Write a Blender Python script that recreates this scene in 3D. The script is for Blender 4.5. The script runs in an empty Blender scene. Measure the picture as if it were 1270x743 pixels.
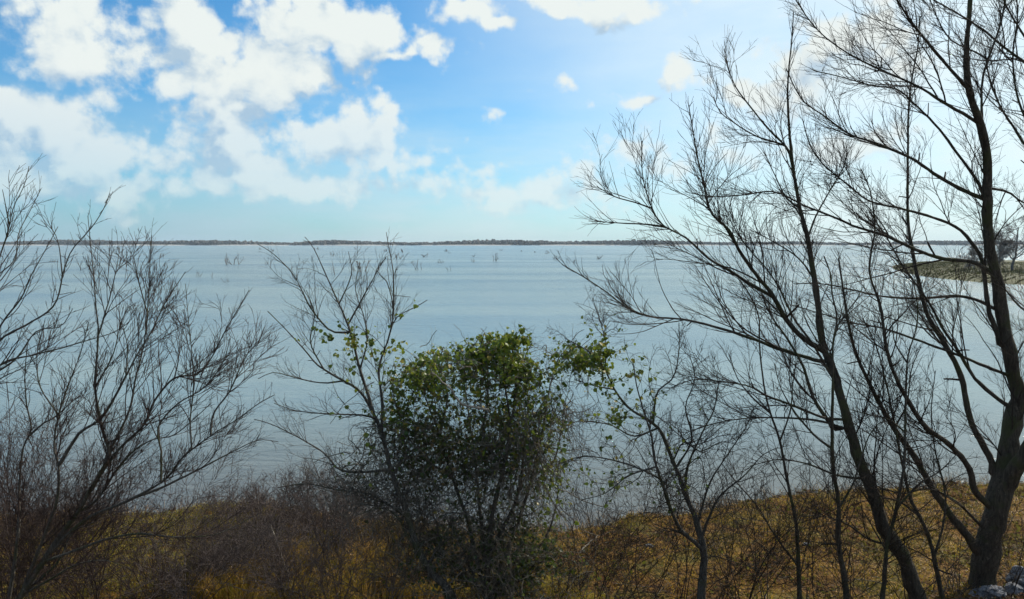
import bpy, math, random
import numpy as np
from mathutils import Vector, noise as mnoise

# ------------------------------------------------------------------ camera, sky, sun, exposure
SC = bpy.context.scene
COL = SC.collection
CAM_H = 6.5
PITCH = math.radians(4.35)
FPX = 907.0
W0, H0 = 1270.0, 743.0
SUN_AZ = math.radians(52.0)      # to the right of the view
SUN_EL = math.radians(36.0)

cam_d = bpy.data.cameras.new('camera')
cam_d.sensor_width = 36.0
cam_d.lens = 36.0 * FPX / W0
cam_d.clip_start = 0.05
cam_d.clip_end = 20000
cam = bpy.data.objects.new('camera', cam_d)
COL.objects.link(cam)
cam.location = (0, 0, CAM_H)
cam.rotation_euler = (math.radians(90) - PITCH, 0, 0)
SC.camera = cam

SC.view_settings.view_transform = 'Standard'
SC.view_settings.look = 'None'
SC.view_settings.exposure = 0.0
SC.view_settings.gamma = 1.0

def ray(px, py):
    u = (px - W0 / 2) / FPX
    v = -(py - H0 / 2) / FPX
    cp, sp = math.cos(PITCH), math.sin(PITCH)
    return np.array([u, cp + v * sp, -sp + v * cp])

def at(px, py, Y):
    """point of the place that lies Y metres in front of the camera's foot, seen at a photo pixel"""
    d = ray(px, py)
    return np.array([0, 0, CAM_H]) + d * (Y / d[1])

def azel(px, py):
    d = ray(px, py)
    d = d / np.linalg.norm(d)
    return math.atan2(d[0], d[1]), math.asin(d[2])

def new_nodes(nt):
    nt.nodes.clear()
    return nt.nodes, nt.links

class NB:
    """tiny helper for node trees"""
    def __init__(self, nt):
        self.nt = nt; self.n = nt.nodes; self.l = nt.links
    def put(self, sock, v):
        if v is None: return
        if hasattr(v, 'is_linked') or isinstance(v, bpy.types.NodeSocket):
            self.l.new(v, sock)
        else:
            sock.default_value = v
    def math(self, op, a, b=None, c=None, clamp=False):
        m = self.n.new('ShaderNodeMath'); m.operation = op; m.use_clamp = clamp
        self.put(m.inputs[0], a); self.put(m.inputs[1], b); self.put(m.inputs[2], c)
        return m.outputs[0]
    def vec(self, op, a, b=None, scale=None):
        m = self.n.new('ShaderNodeVectorMath'); m.operation = op
        self.put(m.inputs[0], a); self.put(m.inputs[1], b)
        if scale is not None: self.put(m.inputs[3], scale)
        return m.outputs['Value'] if op in ('LENGTH', 'DOT_PRODUCT') else m.outputs[0]
    def noise(self, v, scale, detail=4, rough=0.5, dist=0.0):
        t = self.n.new('ShaderNodeTexNoise')
        self.put(t.inputs['Vector'], v)
        t.inputs['Scale'].default_value = scale; t.inputs['Detail'].default_value = detail
        t.inputs['Roughness'].default_value = rough; t.inputs['Distortion'].default_value = dist
        return t.outputs['Fac']
    def ss(self, v, a, b):
        m = self.n.new('ShaderNodeMapRange'); m.interpolation_type = 'SMOOTHSTEP'
        self.put(m.inputs['Value'], v); m.inputs['From Min'].default_value = a; m.inputs['From Max'].default_value = b
        return m.outputs['Result']
    def lin(self, v, a, b, c=0.0, d=1.0):
        m = self.n.new('ShaderNodeMapRange')
        self.put(m.inputs['Value'], v); m.inputs['From Min'].default_value = a; m.inputs['From Max'].default_value = b
        m.inputs['To Min'].default_value = c; m.inputs['To Max'].default_value = d
        return m.outputs['Result']
    def mix(self, f, a, b):
        m = self.n.new('ShaderNodeMix'); m.data_type = 'RGBA'
        self.put(m.inputs['Factor'], f); self.put(m.inputs['A'], a if not isinstance(a, tuple) else (*a, 1)[:4]); self.put(m.inputs['B'], b if not isinstance(b, tuple) else (*b, 1)[:4])
        return [o for o in m.outputs if o.type == 'RGBA'][0]
NodeMixFix = None
def _mix(self, f, a, b):
    m = self.n.new('ShaderNodeMix'); m.data_type = 'RGBA'
    self.put(m.inputs[0], f)
    self.put(m.inputs[6], (*a, 1)[:4] if isinstance(a, tuple) else a)
    self.put(m.inputs[7], (*b, 1)[:4] if isinstance(b, tuple) else b)
    return m.outputs[2]
NB.mix = _mix

# clouds: (px, py, rx, ry, height of field) -> directions on the sky
CLOUDS = [
 (88, 34, 70, 50, 1.0), (175, 70, 60, 26, .55), (250, 42, 70, 66, 1.0), (315, 92, 95, 60, 1.1), (345, 45, 32, 34, .7), (225, 110, 45, 18, .6),
 (300, 146, 72, 26, .9), (420, 40, 92, 46, 1.05), (505, 66, 62, 14, .7), (575, 12, 46, 26, .9), (612, 38, 26, 8, .55),
 (735, 6, 84, 18, .9), (45, 172, 90, 50, 1.0), (165, 192, 96, 32, .75), (282, 186, 55, 32, .8), (415, 172, 74, 50, .95),
 (475, 205, 66, 22, .65), (300, 214, 90, 20, .6), (60, 215, 130, 20, .6), (570, 226, 80, 26, .5), (680, 238, 95, 36, .55),
 (764, 186, 36, 20, .42), (845, 99, 34, 16, .42), (710, 123, 28, 14, .36), (756, 125, 24, 10, .33), (803, 124, 34, 10, .33),
 (486, 131, 20, 13, .32), (606, 136, 12, 15, .3), (70, 222, 230, 34, .75), (380, 232, 190, 24, .55), (175, 205, 80, 26, .6), (1060, 60, 90, 30, .5), (980, 115, 70, 26, .55), (1010, 185, 90, 30, .5), (860, 205, 70, 22, .4),
]
world = bpy.data.worlds.new('World'); SC.world = world; world.use_nodes = True
world.cycles.sampling_method = 'MANUAL'; world.cycles.sample_map_resolution = 256
nodes, links = new_nodes(world.node_tree)
# node group: cloud field
g = bpy.data.node_groups.new('cloud_field', 'ShaderNodeTree')
g.interface.new_socket('Vector', in_out='INPUT', socket_type='NodeSocketVector')
g.interface.new_socket('Field', in_out='OUTPUT', socket_type='NodeSocketFloat')
b = NB(g)
gi = g.nodes.new('NodeGroupInput'); go = g.nodes.new('NodeGroupOutput')
dvec = gi.outputs[0]
sep = g.nodes.new('ShaderNodeSeparateXYZ'); g.links.new(dvec, sep.inputs[0])
az = b.math('ARCTAN2', sep.outputs[0], sep.outputs[1])
el = b.math('ARCSINE', sep.outputs[2])
wn = g.nodes.new('ShaderNodeTexNoise'); g.links.new(dvec, wn.inputs['Vector'])
wn.inputs['Scale'].default_value = 12; wn.inputs['Detail'].default_value = 3
warp = b.vec('SCALE', b.vec('SUBTRACT', wn.outputs['Color'], (0.5, 0.5, 0.5)), None, 0.09)
comb = g.nodes.new('ShaderNodeCombineXYZ'); g.links.new(az, comb.inputs[0]); g.links.new(el, comb.inputs[1])
ae = b.vec('ADD', comb.outputs[0], warp)
sx = g.nodes.new('ShaderNodeSeparateXYZ'); g.links.new(ae, sx.inputs[0])
flat = g.nodes.new('ShaderNodeCombineXYZ'); g.links.new(sx.outputs[0], flat.inputs[0]); g.links.new(sx.outputs[1], flat.inputs[1])
field = None
for (px, py, rx, ry, hgt) in CLOUDS:
    a, e = azel(px, py)
    ra, re = rx / FPX * 1.1, ry / FPX * 1.1
    q = b.vec('LENGTH', b.vec('MULTIPLY', b.vec('SUBTRACT', flat.outputs[0], (a, e, 0)), (1 / ra, 1 / re, 0)))
    f = b.math('MULTIPLY_ADD', q, -hgt, hgt)
    field = f if field is None else b.math('SMOOTH_MAX', field, f, 0.15)
# the rest of the sky: the same kind of clouds by noise
low = b.noise(dvec, 3.2, 2, .5)
gen = b.math('MULTIPLY', b.math('SUBTRACT', low, 0.50), 6.0)
inwin = b.math('MULTIPLY', b.math('SUBTRACT', 1.0, b.ss(b.math('ABSOLUTE', az), 0.62, 0.8)), b.math('SUBTRACT', 1.0, b.ss(el, 0.36, 0.48)))
gen = b.math('SUBTRACT', gen, b.math('MULTIPLY', inwin, 8.0))
field = b.math('MAXIMUM', field, gen)
n1 = b.noise(dvec, 11, 7, .58)
n2 = b.noise(dvec, 34, 5, .6)
fb = b.math('MULTIPLY_ADD', b.math('SUBTRACT', n2, .5), 1.5, b.math('MULTIPLY', b.math('SUBTRACT', n1, .5), 2.3))
def puff(sc, w):
    v = g.nodes.new('ShaderNodeTexVoronoi'); v.feature = 'F1'; v.inputs['Scale'].default_value = sc
    g.links.new(b.vec('ADD', dvec, b.vec('SCALE', warp, None, .35)), v.inputs['Vector'])
    return b.math('MULTIPLY', b.math('SUBTRACT', .42, v.outputs['Distance']), w)
fb = b.math('ADD', fb, b.math('ADD', puff(22, .9), puff(52, .5)))
out = b.math('ADD', b.math('MULTIPLY', b.math('MINIMUM', b.math('MAXIMUM', field, -1.5), .9), 1.5), fb)
g.links.new(out, go.inputs[0])

b = NB(world.node_tree)
tc = nodes.new('ShaderNodeTexCoord')
dirv = b.vec('NORMALIZE', tc.outputs['Generated'])
sky = nodes.new('ShaderNodeTexSky'); sky.sky_type = 'NISHITA'; sky.sun_disc = False
sky.sun_elevation = SUN_EL; sky.sun_rotation = SUN_AZ
sky.altitude = 100; sky.air_density = 1.0; sky.dust_density = 0.6; sky.ozone_density = 2.2
def cf(v):
    gn = nodes.new('ShaderNodeGroup'); gn.node_tree = g
    links.new(v, gn.inputs[0]); return gn.outputs[0]
f0 = cf(dirv)
sund = (math.sin(SUN_AZ) * math.cos(SUN_EL), math.cos(SUN_AZ) * math.cos(SUN_EL), math.sin(SUN_EL))
f1 = cf(b.vec('NORMALIZE', b.vec('ADD', dirv, (0.018, 0.0, 0.032))))
sepd = nodes.new('ShaderNodeSeparateXYZ'); links.new(dirv, sepd.inputs[0])
elv = b.math('MAXIMUM', sepd.outputs[2], 0.0)
dens = b.math('MULTIPLY', b.ss(f0, -0.18, 0.55), b.lin(elv, 0.03, 0.2, 0.45, 1.0))
shade = b.math('MULTIPLY', b.math('ADD', b.ss(b.math('SUBTRACT', f1, f0), -.55, .75), b.math('MULTIPLY', b.ss(f1, .6, 2.4), .55)), 1.0)
shade = b.math('MULTIPLY', shade, b.lin(b.noise(b.vec('MULTIPLY', dirv, (1, 1, 2.2)), 9, 6, .6), .38, .62, .15, 1.25))
sund_dot = b.vec('DOT_PRODUCT', dirv, sund)
aur = b.ss(sund_dot, 0.50, 0.88)
cl_col = b.mix(shade, (8.5, 9.1, 8.9), (4.4, 5.9, 7.3))
skyc = b.vec('MULTIPLY', sky.outputs[0], (.44, 1.11, 1.47))
hz = b.math('POWER', b.math('SUBTRACT', 1.0, elv), 9.0)
veil_n = b.noise(b.vec('MULTIPLY', dirv, (1, 1, 3.0)), 5, 5, .55)
veil = b.math('MULTIPLY', hz, b.lin(veil_n, .3, .7, .45, .85))
skyc = b.mix(veil, skyc, b.mix(b.ss(sund_dot, .05, .55), (3.5, 5.1, 6.3), (7.4, 8.7, 9.1)))
skyc = b.mix(b.math('MULTIPLY', b.math('SUBTRACT', 1.0, b.ss(elv, .0, .30)), b.lin(b.noise(b.vec('MULTIPLY', dirv, (1, 1, 5.0)), 4, 6, .6), .35, .65, .05, .6)), skyc, b.mix(b.ss(sund_dot, .1, .6), (4.2, 6.0, 7.2), (7.2, 8.5, 8.9)))
skyc = b.mix(b.math('MULTIPLY', aur, b.lin(veil_n, .3, .7, .7, 1.0)), skyc, (8.8, 9.9, 9.9))
fin = b.mix(dens, skyc, cl_col)
bg = nodes.new('ShaderNodeBackground'); bg.inputs['Strength'].default_value = 0.1
links.new(fin, bg.inputs['Color'])
wo = nodes.new('ShaderNodeOutputWorld'); links.new(bg.outputs[0], wo.inputs[0])

sun_d = bpy.data.lights.new('sun', 'SUN'); sun_d.energy = 4.6; sun_d.angle = math.radians(0.55); sun_d.color = (1.0, .93, .82)
sun = bpy.data.objects.new('sun', sun_d); COL.objects.link(sun)
sun.rotation_euler = Vector(sund).to_track_quat('Z', 'Y').to_euler()
sun.location = (20, 20, 40)

# ------------------------------------------------------------------ helpers
rng = np.random.default_rng(11)
random.seed(5)

def mat(name, build):
    m = bpy.data.materials.new(name); m.use_nodes = True
    nodes, links = new_nodes(m.node_tree)
    o = nodes.new('ShaderNodeOutputMaterial'); p = nodes.new('ShaderNodeBsdfPrincipled')
    links.new(p.outputs[0], o.inputs[0])
    build(NB(m.node_tree), p, o)
    return m

def objc(b):
    return b.n.new('ShaderNodeTexCoord').outputs['Object']
def geo(b):
    return b.n.new('ShaderNodeNewGeometry').outputs['Position']
def bump(b, p, h, strength, dist):
    bm = b.n.new('ShaderNodeBump'); bm.inputs['Strength'].default_value = strength; bm.inputs['Distance'].default_value = dist
    b.l.new(h, bm.inputs['Height']); b.l.new(bm.outputs[0], p.inputs['Normal'])

def bark(c1, c2, rough=.85, scale=9, moss=None):
    def f(b, p, o):
        c = geo(b)
        n = b.noise(b.vec('MULTIPLY', c, (1, 1, .16)), scale * 3.4, 8, .72, .4)
        m = b.noise(c, scale * .22, 4, .6)
        col = b.mix(b.lin(n, .35, .65), c1, c2)
        col = b.mix(b.math('MULTIPLY', b.ss(b.noise(c, scale * 1.3, 5, .7), .60, .68), .6), col, tuple(min(1, x * 1.9) for x in c2))
        if moss:
            col = b.mix(b.math('MULTIPLY', b.ss(m, .5, .62), .75), col, moss)
        b.l.new(col, p.inputs['Base Color']); p.inputs['Roughness'].default_value = rough
        p.inputs['Specular IOR Level'].default_value = .25
        bump(b, p, n, 1.0, .06)
    return f
M = {}
M['bark_willow'] = mat('willow_bark', bark((.035, .028, .02), (.12, .10, .075), moss=(.075, .08, .03)))
M['bark_grey'] = mat('grey_bark', bark((.05, .045, .038), (.17, .155, .13), moss=(.08, .085, .035)))
M['twig_dark'] = mat('dark_twig', bark((.028, .02, .015), (.075, .055, .04)))
M['twig_red'] = mat('reddish_twig', bark((.04, .027, .023), (.11, .075, .063)))
M['twig_grey'] = mat('grey_twig', bark((.035, .028, .023), (.13, .11, .09)))
M['twig_brush'] = mat('brush_twig', bark((.045, .034, .03), (.20, .16, .145)))
M['vine_stem'] = mat('grey_vine_stem', bark((.06, .052, .04), (.30, .265, .21)))
M['twig_fallen'] = mat('fallen_twig', bark((.05, .038, .028), (.32, .27, .21)))
M['dead_wood'] = mat('bleached_wood', bark((.22, .19, .15), (.48, .43, .36)))
M['snag'] = mat('drowned_wood', bark((.07, .06, .055), (.20, .17, .15)))

def leafmat(ca, cb, cc):
    def f(b, p, o):
        at_ = b.n.new('ShaderNodeAttribute'); at_.attribute_name = 'tint'
        oi = b.n.new('ShaderNodeObjectInfo')
        t = b.math('FRACT', b.math('ADD', at_.outputs['Fac'], oi.outputs['Random']))
        col = b.mix(b.lin(t, 0, .75), ca, cb)
        col = b.mix(b.ss(t, .86, .97), col, cc)
        b.l.new(col, p.inputs['Base Color']); p.inputs['Roughness'].default_value = .42
        p.inputs['Specular IOR Level'].default_value = .4
        tr = b.n.new('ShaderNodeBsdfTranslucent')
        b.l.new(b.mix(.5, col, (.22, .26, .03)), tr.inputs['Color'])
        ms = b.n.new('ShaderNodeMixShader'); ms.inputs[0].default_value = .42
        b.l.new(p.outputs[0], ms.inputs[1]); b.l.new(tr.outputs[0], ms.inputs[2]); b.l.new(ms.outputs[0], o.inputs[0])
    return f
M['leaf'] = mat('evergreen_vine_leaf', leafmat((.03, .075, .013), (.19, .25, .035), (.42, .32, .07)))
M['leaf_dull'] = mat('shade_toned_vine_leaf', leafmat((.03, .06, .02), (.06, .09, .028), (.20, .12, .05)))  # darker copy of the leaf colours, shade inside the bush painted in
M['grass'] = mat('dry_grass_blades', leafmat((.11, .058, .014), (.58, .31, .06), (.16, .11, .02)))
M['grass_green'] = mat('mossy_grass_blades', leafmat((.10, .095, .012), (.42, .30, .045), (.40, .25, .06)))
M['spit_grass'] = mat('spit_grass_blades', leafmat((.045, .055, .01), (.13, .125, .022), (.13, .08, .025)))
M['litter'] = mat('leaf_litter', lambda b, p, o: leafmat((.04, .018, .010), (.14, .07, .038), (.20, .13, .08))(b, p, o) or (setattr(p.inputs['Roughness'], 'default_value', .95), setattr(p.inputs['Specular IOR Level'], 'default_value', .05)))

def ground_m(b, p, o):
    c = geo(b)
    n1 = b.noise(c, .9, 5, .6); n2 = b.noise(c, 6, 6, .65); n3 = b.noise(c, 28, 4, .6)
    col = b.mix(b.lin(n2, .35, .65), (.025, .012, .006), (.22, .115, .028))
    col = b.mix(b.math('MULTIPLY', b.ss(n1, .50, .62), .6), col, (.10, .10, .022))
    col = b.mix(b.math('MULTIPLY', b.ss(n3, .55, .75), .6), col, (.30, .23, .10))
    s = b.n.new('ShaderNodeSeparateXYZ'); b.l.new(c, s.inputs[0])
    wet = b.math('SUBTRACT', 1.0, b.ss(s.outputs[2], .0, .12))
    col = b.mix(b.math('MULTIPLY', wet, .75), col, (.035, .028, .02))
    b.l.new(col, p.inputs['Base Color']); p.inputs['Roughness'].default_value = .95
    p.inputs['Specular IOR Level'].default_value = .1
    bump(b, p, b.math('ADD', n2, b.math('MULTIPLY', n3, .5)), .8, .08)
M['ground'] = mat('bank_soil_and_thatch', ground_m)

def water_m(b, p, o):
    c = geo(b)
    sc = b.vec('MULTIPLY', c, (1.0, 1.9, 1.0))
    big = b.noise(b.vec('MULTIPLY', c, (.010, .03, 1)), 1.0, 5, .6)
    med = b.noise(sc, .35, 3, .55, .3)
    sm = b.noise(sc, 1.7, 4, .6, .4)
    fine = b.noise(b.vec('MULTIPLY', c, (1, 2.4, 1)), 5.5, 3, .55)
    h = b.math('ADD', b.math('ADD', b.math('MULTIPLY', med, .5), b.math('MULTIPLY', sm, .24)), b.math('MULTIPLY', fine, .05))
    s0 = b.n.new('ShaderNodeSeparateXYZ'); b.l.new(c, s0.inputs[0])
    open_ = b.math('ADD', .48, b.math('MULTIPLY', b.ss(s0.outputs[1], 25, 170), 2.3))
    h = b.math('MULTIPLY', b.math('MULTIPLY', h, b.lin(big, .35, .65, .85, 1.08)), open_)
    col = b.mix(b.ss(big, .38, .62), (.205, .275, .27), (.135, .215, .25))
    sy = b.n.new('ShaderNodeSeparateXYZ'); b.l.new(c, sy.inputs[0])
    mud = b.math('SUBTRACT', 1.0, b.ss(b.math('ADD', sy.outputs[1], b.math('MULTIPLY', b.math('SUBTRACT', big, .5), 8.0)), 12, 34))
    col = b.mix(mud, col, (.085, .078, .068))
    b.l.new(col, p.inputs['Base Color'])
    b.l.new(b.lin(big, .35, .65, .18, .24), p.inputs['Roughness'])
    p.inputs['IOR'].default_value = 1.333
    bump(b, p, h, .9, .42)
M['water'] = mat('rippled_lake_water', water_m)

def plain(c1, c2, scale, rough=.9, bs=.5, bd=.05):
    def f(b, p, o):
        c = geo(b); n = b.noise(c, scale, 6, .62)
        b.l.new(b.mix(b.lin(n, .35, .65), c1, c2), p.inputs['Base Color']); p.inputs['Roughness'].default_value = rough
        bump(b, p, n, bs, bd)
    return f
M['far_wood'] = mat('far_winter_woods', plain((.055, .05, .05), (.10, .095, .08), .03))
M['far_pale_edge'] = mat('far_pale_shore', plain((.45, .43, .38), (.6, .58, .52), .01))
M['rock'] = mat('pale_limestone', plain((.07, .075, .085), (.30, .30, .32), 14, .9, 1.0, .08))
M['spit'] = mat('spit_turf', plain((.045, .045, .01), (.10, .095, .02), .5))
M['spit_wood'] = mat('spit_tree_wood', plain((.12, .105, .095), (.22, .20, .18), .8))

def mesh_from(name, V, F4=None, F3=None, tint=None, smooth=True):
    me = bpy.data.meshes.new(name)
    V = np.asarray(V, dtype=np.float32)
    me.vertices.add(len(V)); me.vertices.foreach_set('co', V.ravel())
    n4 = 0 if F4 is None else len(F4); n3 = 0 if F3 is None else len(F3)
    me.loops.add(n4 * 4 + n3 * 3); me.polygons.add(n4 + n3)
    parts = []; starts = []
    if n4: parts.append(np.asarray(F4, dtype=np.int32).ravel()); starts.append(np.arange(n4) * 4)
    if n3: parts.append(np.asarray(F3, dtype=np.int32).ravel()); starts.append(n4 * 4 + np.arange(n3) * 3)
    me.loops.foreach_set('vertex_index', np.concatenate(parts).astype(np.int32))
    me.polygons.foreach_set('loop_start', np.concatenate(starts).astype(np.int32))
    me.polygons.foreach_set('use_smooth', np.full(n4 + n3, smooth))
    if tint is not None:
        a = me.attributes.new('tint', 'FLOAT', 'POINT'); a.data.foreach_set('value', np.asarray(tint, dtype=np.float32))
    me.update(calc_edges=True)
    return me

class Acc:
    def __init__(self): self.V = []; self.F = []; self.T = []; self.n = 0
    def add(self, V, F, tint=None):
        self.V.append(V); self.F.append(F + self.n); self.n += len(V)
        self.T.append(np.zeros(len(V)) if tint is None else tint)
    def mesh(self, name, origin=(0, 0, 0), smooth=True, tint=False):
        V = np.concatenate(self.V) - np.asarray(origin)
        return mesh_from(name, V, F4=np.concatenate(self.F), tint=np.concatenate(self.T) if tint else None, smooth=smooth)
    def empty(self): return self.n == 0

def tubes(P, R, sides):
    """P (N,K,3) paths, R (N,K) radii -> vertices, quads"""
    N, K, _ = P.shape
    T = np.gradient(P, axis=1); T /= np.linalg.norm(T, axis=2, keepdims=True) + 1e-9
    md = P[:, -1] - P[:, 0]; md /= np.linalg.norm(md, axis=1, keepdims=True) + 1e-9
    ref = np.where(np.abs(md[:, 2:3]) > .8, np.array([[1.0, .13, 0]]), np.array([[.1, .05, 1.0]]))
    ref = ref[:, None, :]
    U = ref - (ref * T).sum(2, keepdims=True) * T; U /= np.linalg.norm(U, axis=2, keepdims=True) + 1e-9
    Wv = np.cross(T, U)
    a = np.arange(sides) / sides * 2 * math.pi
    V = P[:, :, None, :] + R[:, :, None, None] * (np.cos(a)[None, None, :, None] * U[:, :, None, :] + np.sin(a)[None, None, :, None] * Wv[:, :, None, :])
    V = V.reshape(-1, 3)
    i = np.arange(N)[:, None, None] * K * sides; k = np.arange(K - 1)[None, :, None] * sides; s = np.arange(sides)[None, None, :]
    s2 = (s + 1) % sides
    F = np.stack([i + k + s, i + k + s2, i + k + sides + s2, i + k + sides + s], -1).reshape(-1, 4)
    return V, F

def link(name, me, m, parent=None, loc=None):
    o = bpy.data.objects.new(name, me); COL.objects.link(o)
    if me is not None and m is not None and not me.materials: me.materials.append(m)
    if parent is not None: o.parent = parent
    if loc is not None: o.location = loc
    return o

def tag(o, label=None, cat=None, group=None, kind=None):
    if label: o['label'] = label
    if cat: o['category'] = cat
    if group: o['group'] = group
    if kind: o['kind'] = kind
    return o

def smooth_path(pts, K, wig=0.0):
    """Catmull-Rom resample of control points to K points"""
    P = np.asarray(pts, float)
    if len(P) == 2: P = np.array([P[0], (P[0] + P[1]) / 2, P[1]])
    Q = np.vstack([2 * P[0] - P[1], P, 2 * P[-1] - P[-2]])
    seg = np.linalg.norm(np.diff(P, axis=0), axis=1); cum = np.concatenate([[0], np.cumsum(seg)])
    s = np.linspace(0, cum[-1], K); out = np.zeros((K, P.shape[1]))
    for j, x in enumerate(s):
        i = min(np.searchsorted(cum, x, side='right') - 1, len(seg) - 1); t = (x - cum[i]) / max(seg[i], 1e-9)
        p0, p1, p2, p3 = Q[i], Q[i + 1], Q[i + 2], Q[i + 3]
        out[j] = .5 * ((2 * p1) + (-p0 + p2) * t + (2 * p0 - 5 * p1 + 4 * p2 - p3) * t * t + (-p0 + 3 * p1 - 3 * p2 + p3) * t ** 3)
    return out

def grow(P, R, per_m, L, ang=38, up=.12, wander=.10, K=6, tmin=.15, tmax=1.0, rk=.62, rmin=.0016, rl=.006, bias=None, plen=0.5, taper=.25):
    """vectorised: sprout a level of shoots from parent paths"""
    N, Kp, _ = P.shape
    seg = np.linalg.norm(np.diff(P, axis=1), axis=2); tot = seg.sum(1)
    cnt = rng.poisson(tot * per_m)
    idx = np.repeat(np.arange(N), cnt); n = len(idx)
    if n == 0: return np.zeros((0, K, 3)), np.zeros((0, K))
    t = rng.uniform(tmin, tmax, n); x = t * (Kp - 1); i = np.minimum(x.astype(int), Kp - 2); f = (x - i)[:, None]
    S = P[idx, i] * (1 - f) + P[idx, i + 1] * f
    T = P[idx, i + 1] - P[idx, i]; T /= np.linalg.norm(T, axis=1, keepdims=True) + 1e-9
    Rp = R[idx, i] * (1 - f[:, 0]) + R[idx, i + 1] * f[:, 0]
    rv = rng.normal(size=(n, 3)); rv -= (rv * T).sum(1, keepdims=True) * T; rv /= np.linalg.norm(rv, axis=1, keepdims=True)
    a = np.radians(rng.normal(ang, ang * .3, n))[:, None]
    D = np.cos(a) * T + np.sin(a) * rv
    D[:, 2] += up * 2
    if bias is not None: D = D + np.asarray(bias)
    D /= np.linalg.norm(D, axis=1, keepdims=True)
    ln = L * rng.uniform(.35, 1.25, n) * (1.2 - .85 * t) * (plen + (1 - plen) * np.clip(tot[idx] / (L * 2), .3, 1.5))
    r0 = np.minimum(Rp * rk, ln * rl + rmin)
    out = np.zeros((n, K, 3)); out[:, 0] = S
    cur = rng.normal(size=(n, 3)) * wander * .6
    st = (ln / (K - 1))[:, None]
    for k in range(1, K):
        D = D + cur + rng.normal(size=(n, 3)) * wander; D[:, 2] += up
        D /= np.linalg.norm(D, axis=1, keepdims=True)
        out[:, k] = out[:, k - 1] + D * st
    tt = np.linspace(0, 1, K)[None]
    Rr = np.maximum(r0[:, None] * (1 - (1 - taper) * tt), rmin * (1 - .3 * tt))
    return out, Rr

# ------------------------------------------------------------------ ground and water
SHORE = [(-300, 615), (0, 640), (120, 641), (210, 640), (290, 628), (380, 634), (470, 652), (600, 664), (700, 660), (745, 654), (775, 641), (850, 640), (890, 631), (960, 617), (1050, 610), (1270, 599), (1600, 588)]
sx_, sy_ = [], []
for px, py in SHORE:
    d = ray(px, py); s = CAM_H / -d[2]
    sx_.append(d[0] * s); sy_.append(d[1] * s)
def shore_y(x): return np.interp(x, sx_, sy_)
def nz(x, y, s, seed=0.0): return mnoise.noise(Vector((x * s + seed, y * s - seed, seed)))
def ground_z(x, y, detail=True):
    d = shore_y(x) - y
    base = np.where(d < 0, np.maximum(d * .35, -2.0), np.minimum(d * .30, .16) + .055 * np.maximum(d, 0) + .03 * np.maximum(d - 4.5, 0) ** 1.6)
    return np.minimum(base, 4.9)
def gz(x, y):
    z = float(ground_z(np.array(x), np.array(y)))
    if -20 < x < 26 and 2 < y < 24:
        z += .10 * nz(x, y, .6, 3) + .05 * nz(x, y, 2.2, 9)
    return z
def hit(px, py):
    d = ray(px, py)
    for s in np.arange(3, 40, .05):
        p = np.array([0, 0, CAM_H]) + d * s
        if p[2] <= gz(p[0], p[1]): return p
    return None

gx = np.concatenate([-np.geomspace(900, 19, 30), np.arange(-18, 25, .14), np.geomspace(26, 900, 30)])
gy = np.concatenate([-np.geomspace(600, 2, 16), np.arange(-1, 6, .8), np.arange(6, 22.4, .12), [23, 24.5, 27, 32, 45, 90, 200]])
GX, GY = np.meshgrid(gx, gy)
GZ = ground_z(GX, GY)
for j in range(GX.shape[0]):
    for i in range(GX.shape[1]):
        x, y = GX[j, i], GY[j, i]
        if -20 < x < 26 and 2 < y < 24:
            GZ[j, i] += .10 * nz(x, y, .6, 3) + .05 * nz(x, y, 2.2, 9) + .045 * nz(x, y, 6.5, 5) + .03 * nz(x, y, 3.5, 15)
V = np.stack([GX, GY, GZ], -1).reshape(-1, 3)
ny_, nx_ = GX.shape
q = (np.arange(ny_ - 1)[:, None] * nx_ + np.arange(nx_ - 1)[None]).ravel()
F = np.stack([q, q + 1, q + nx_ + 1, q + nx_], -1)
tag(link('ground', mesh_from('ground', V, F4=F), M['ground']), 'golden brown grassy lake bank sloping down to the water', kind='structure')

wx = np.array([-4200, -1500, -500, -150, -50, 0, 50, 150, 500, 1500, 4200.]); wy = np.array([12, 40, 100, 300, 900, 2000, 3060.])
WX, WY = np.meshgrid(wx, wy)
V = np.stack([WX, WY, WX * 0], -1).reshape(-1, 3)
q = (np.arange(len(wy) - 1)[:, None] * len(wx) + np.arange(len(wx) - 1)[None]).ravel()
tag(link('water', mesh_from('water', V, F4=np.stack([q, q + 1, q + len(wx) + 1, q + len(wx)], -1)), M['water']), 'wide rippled blue green lake', kind='structure')

# far shore: low pale land meeting the water, woods on it
n = 260; xs = np.linspace(-4200, 4200, n)
edge = 3000 + 25 * np.sin(xs / 260) + 14 * np.sin(xs / 71 + 1)
V = []
for off, z in ((0, -.5), (6, 2.2), (40, 4.0), (1100, 8.0)):
    V.append(np.stack([xs, edge + off, np.full(n, z)], -1))
V = np.concatenate(V)
q = (np.arange(3)[:, None] * n + np.arange(n - 1)[None]).ravel()
tag(link('far_shore', mesh_from('far_shore', V, F4=np.stack([q, q + 1, q + n + 1, q + n], -1)), M['far_pale_edge']), 'low pale shoreline across the lake', kind='structure')

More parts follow.
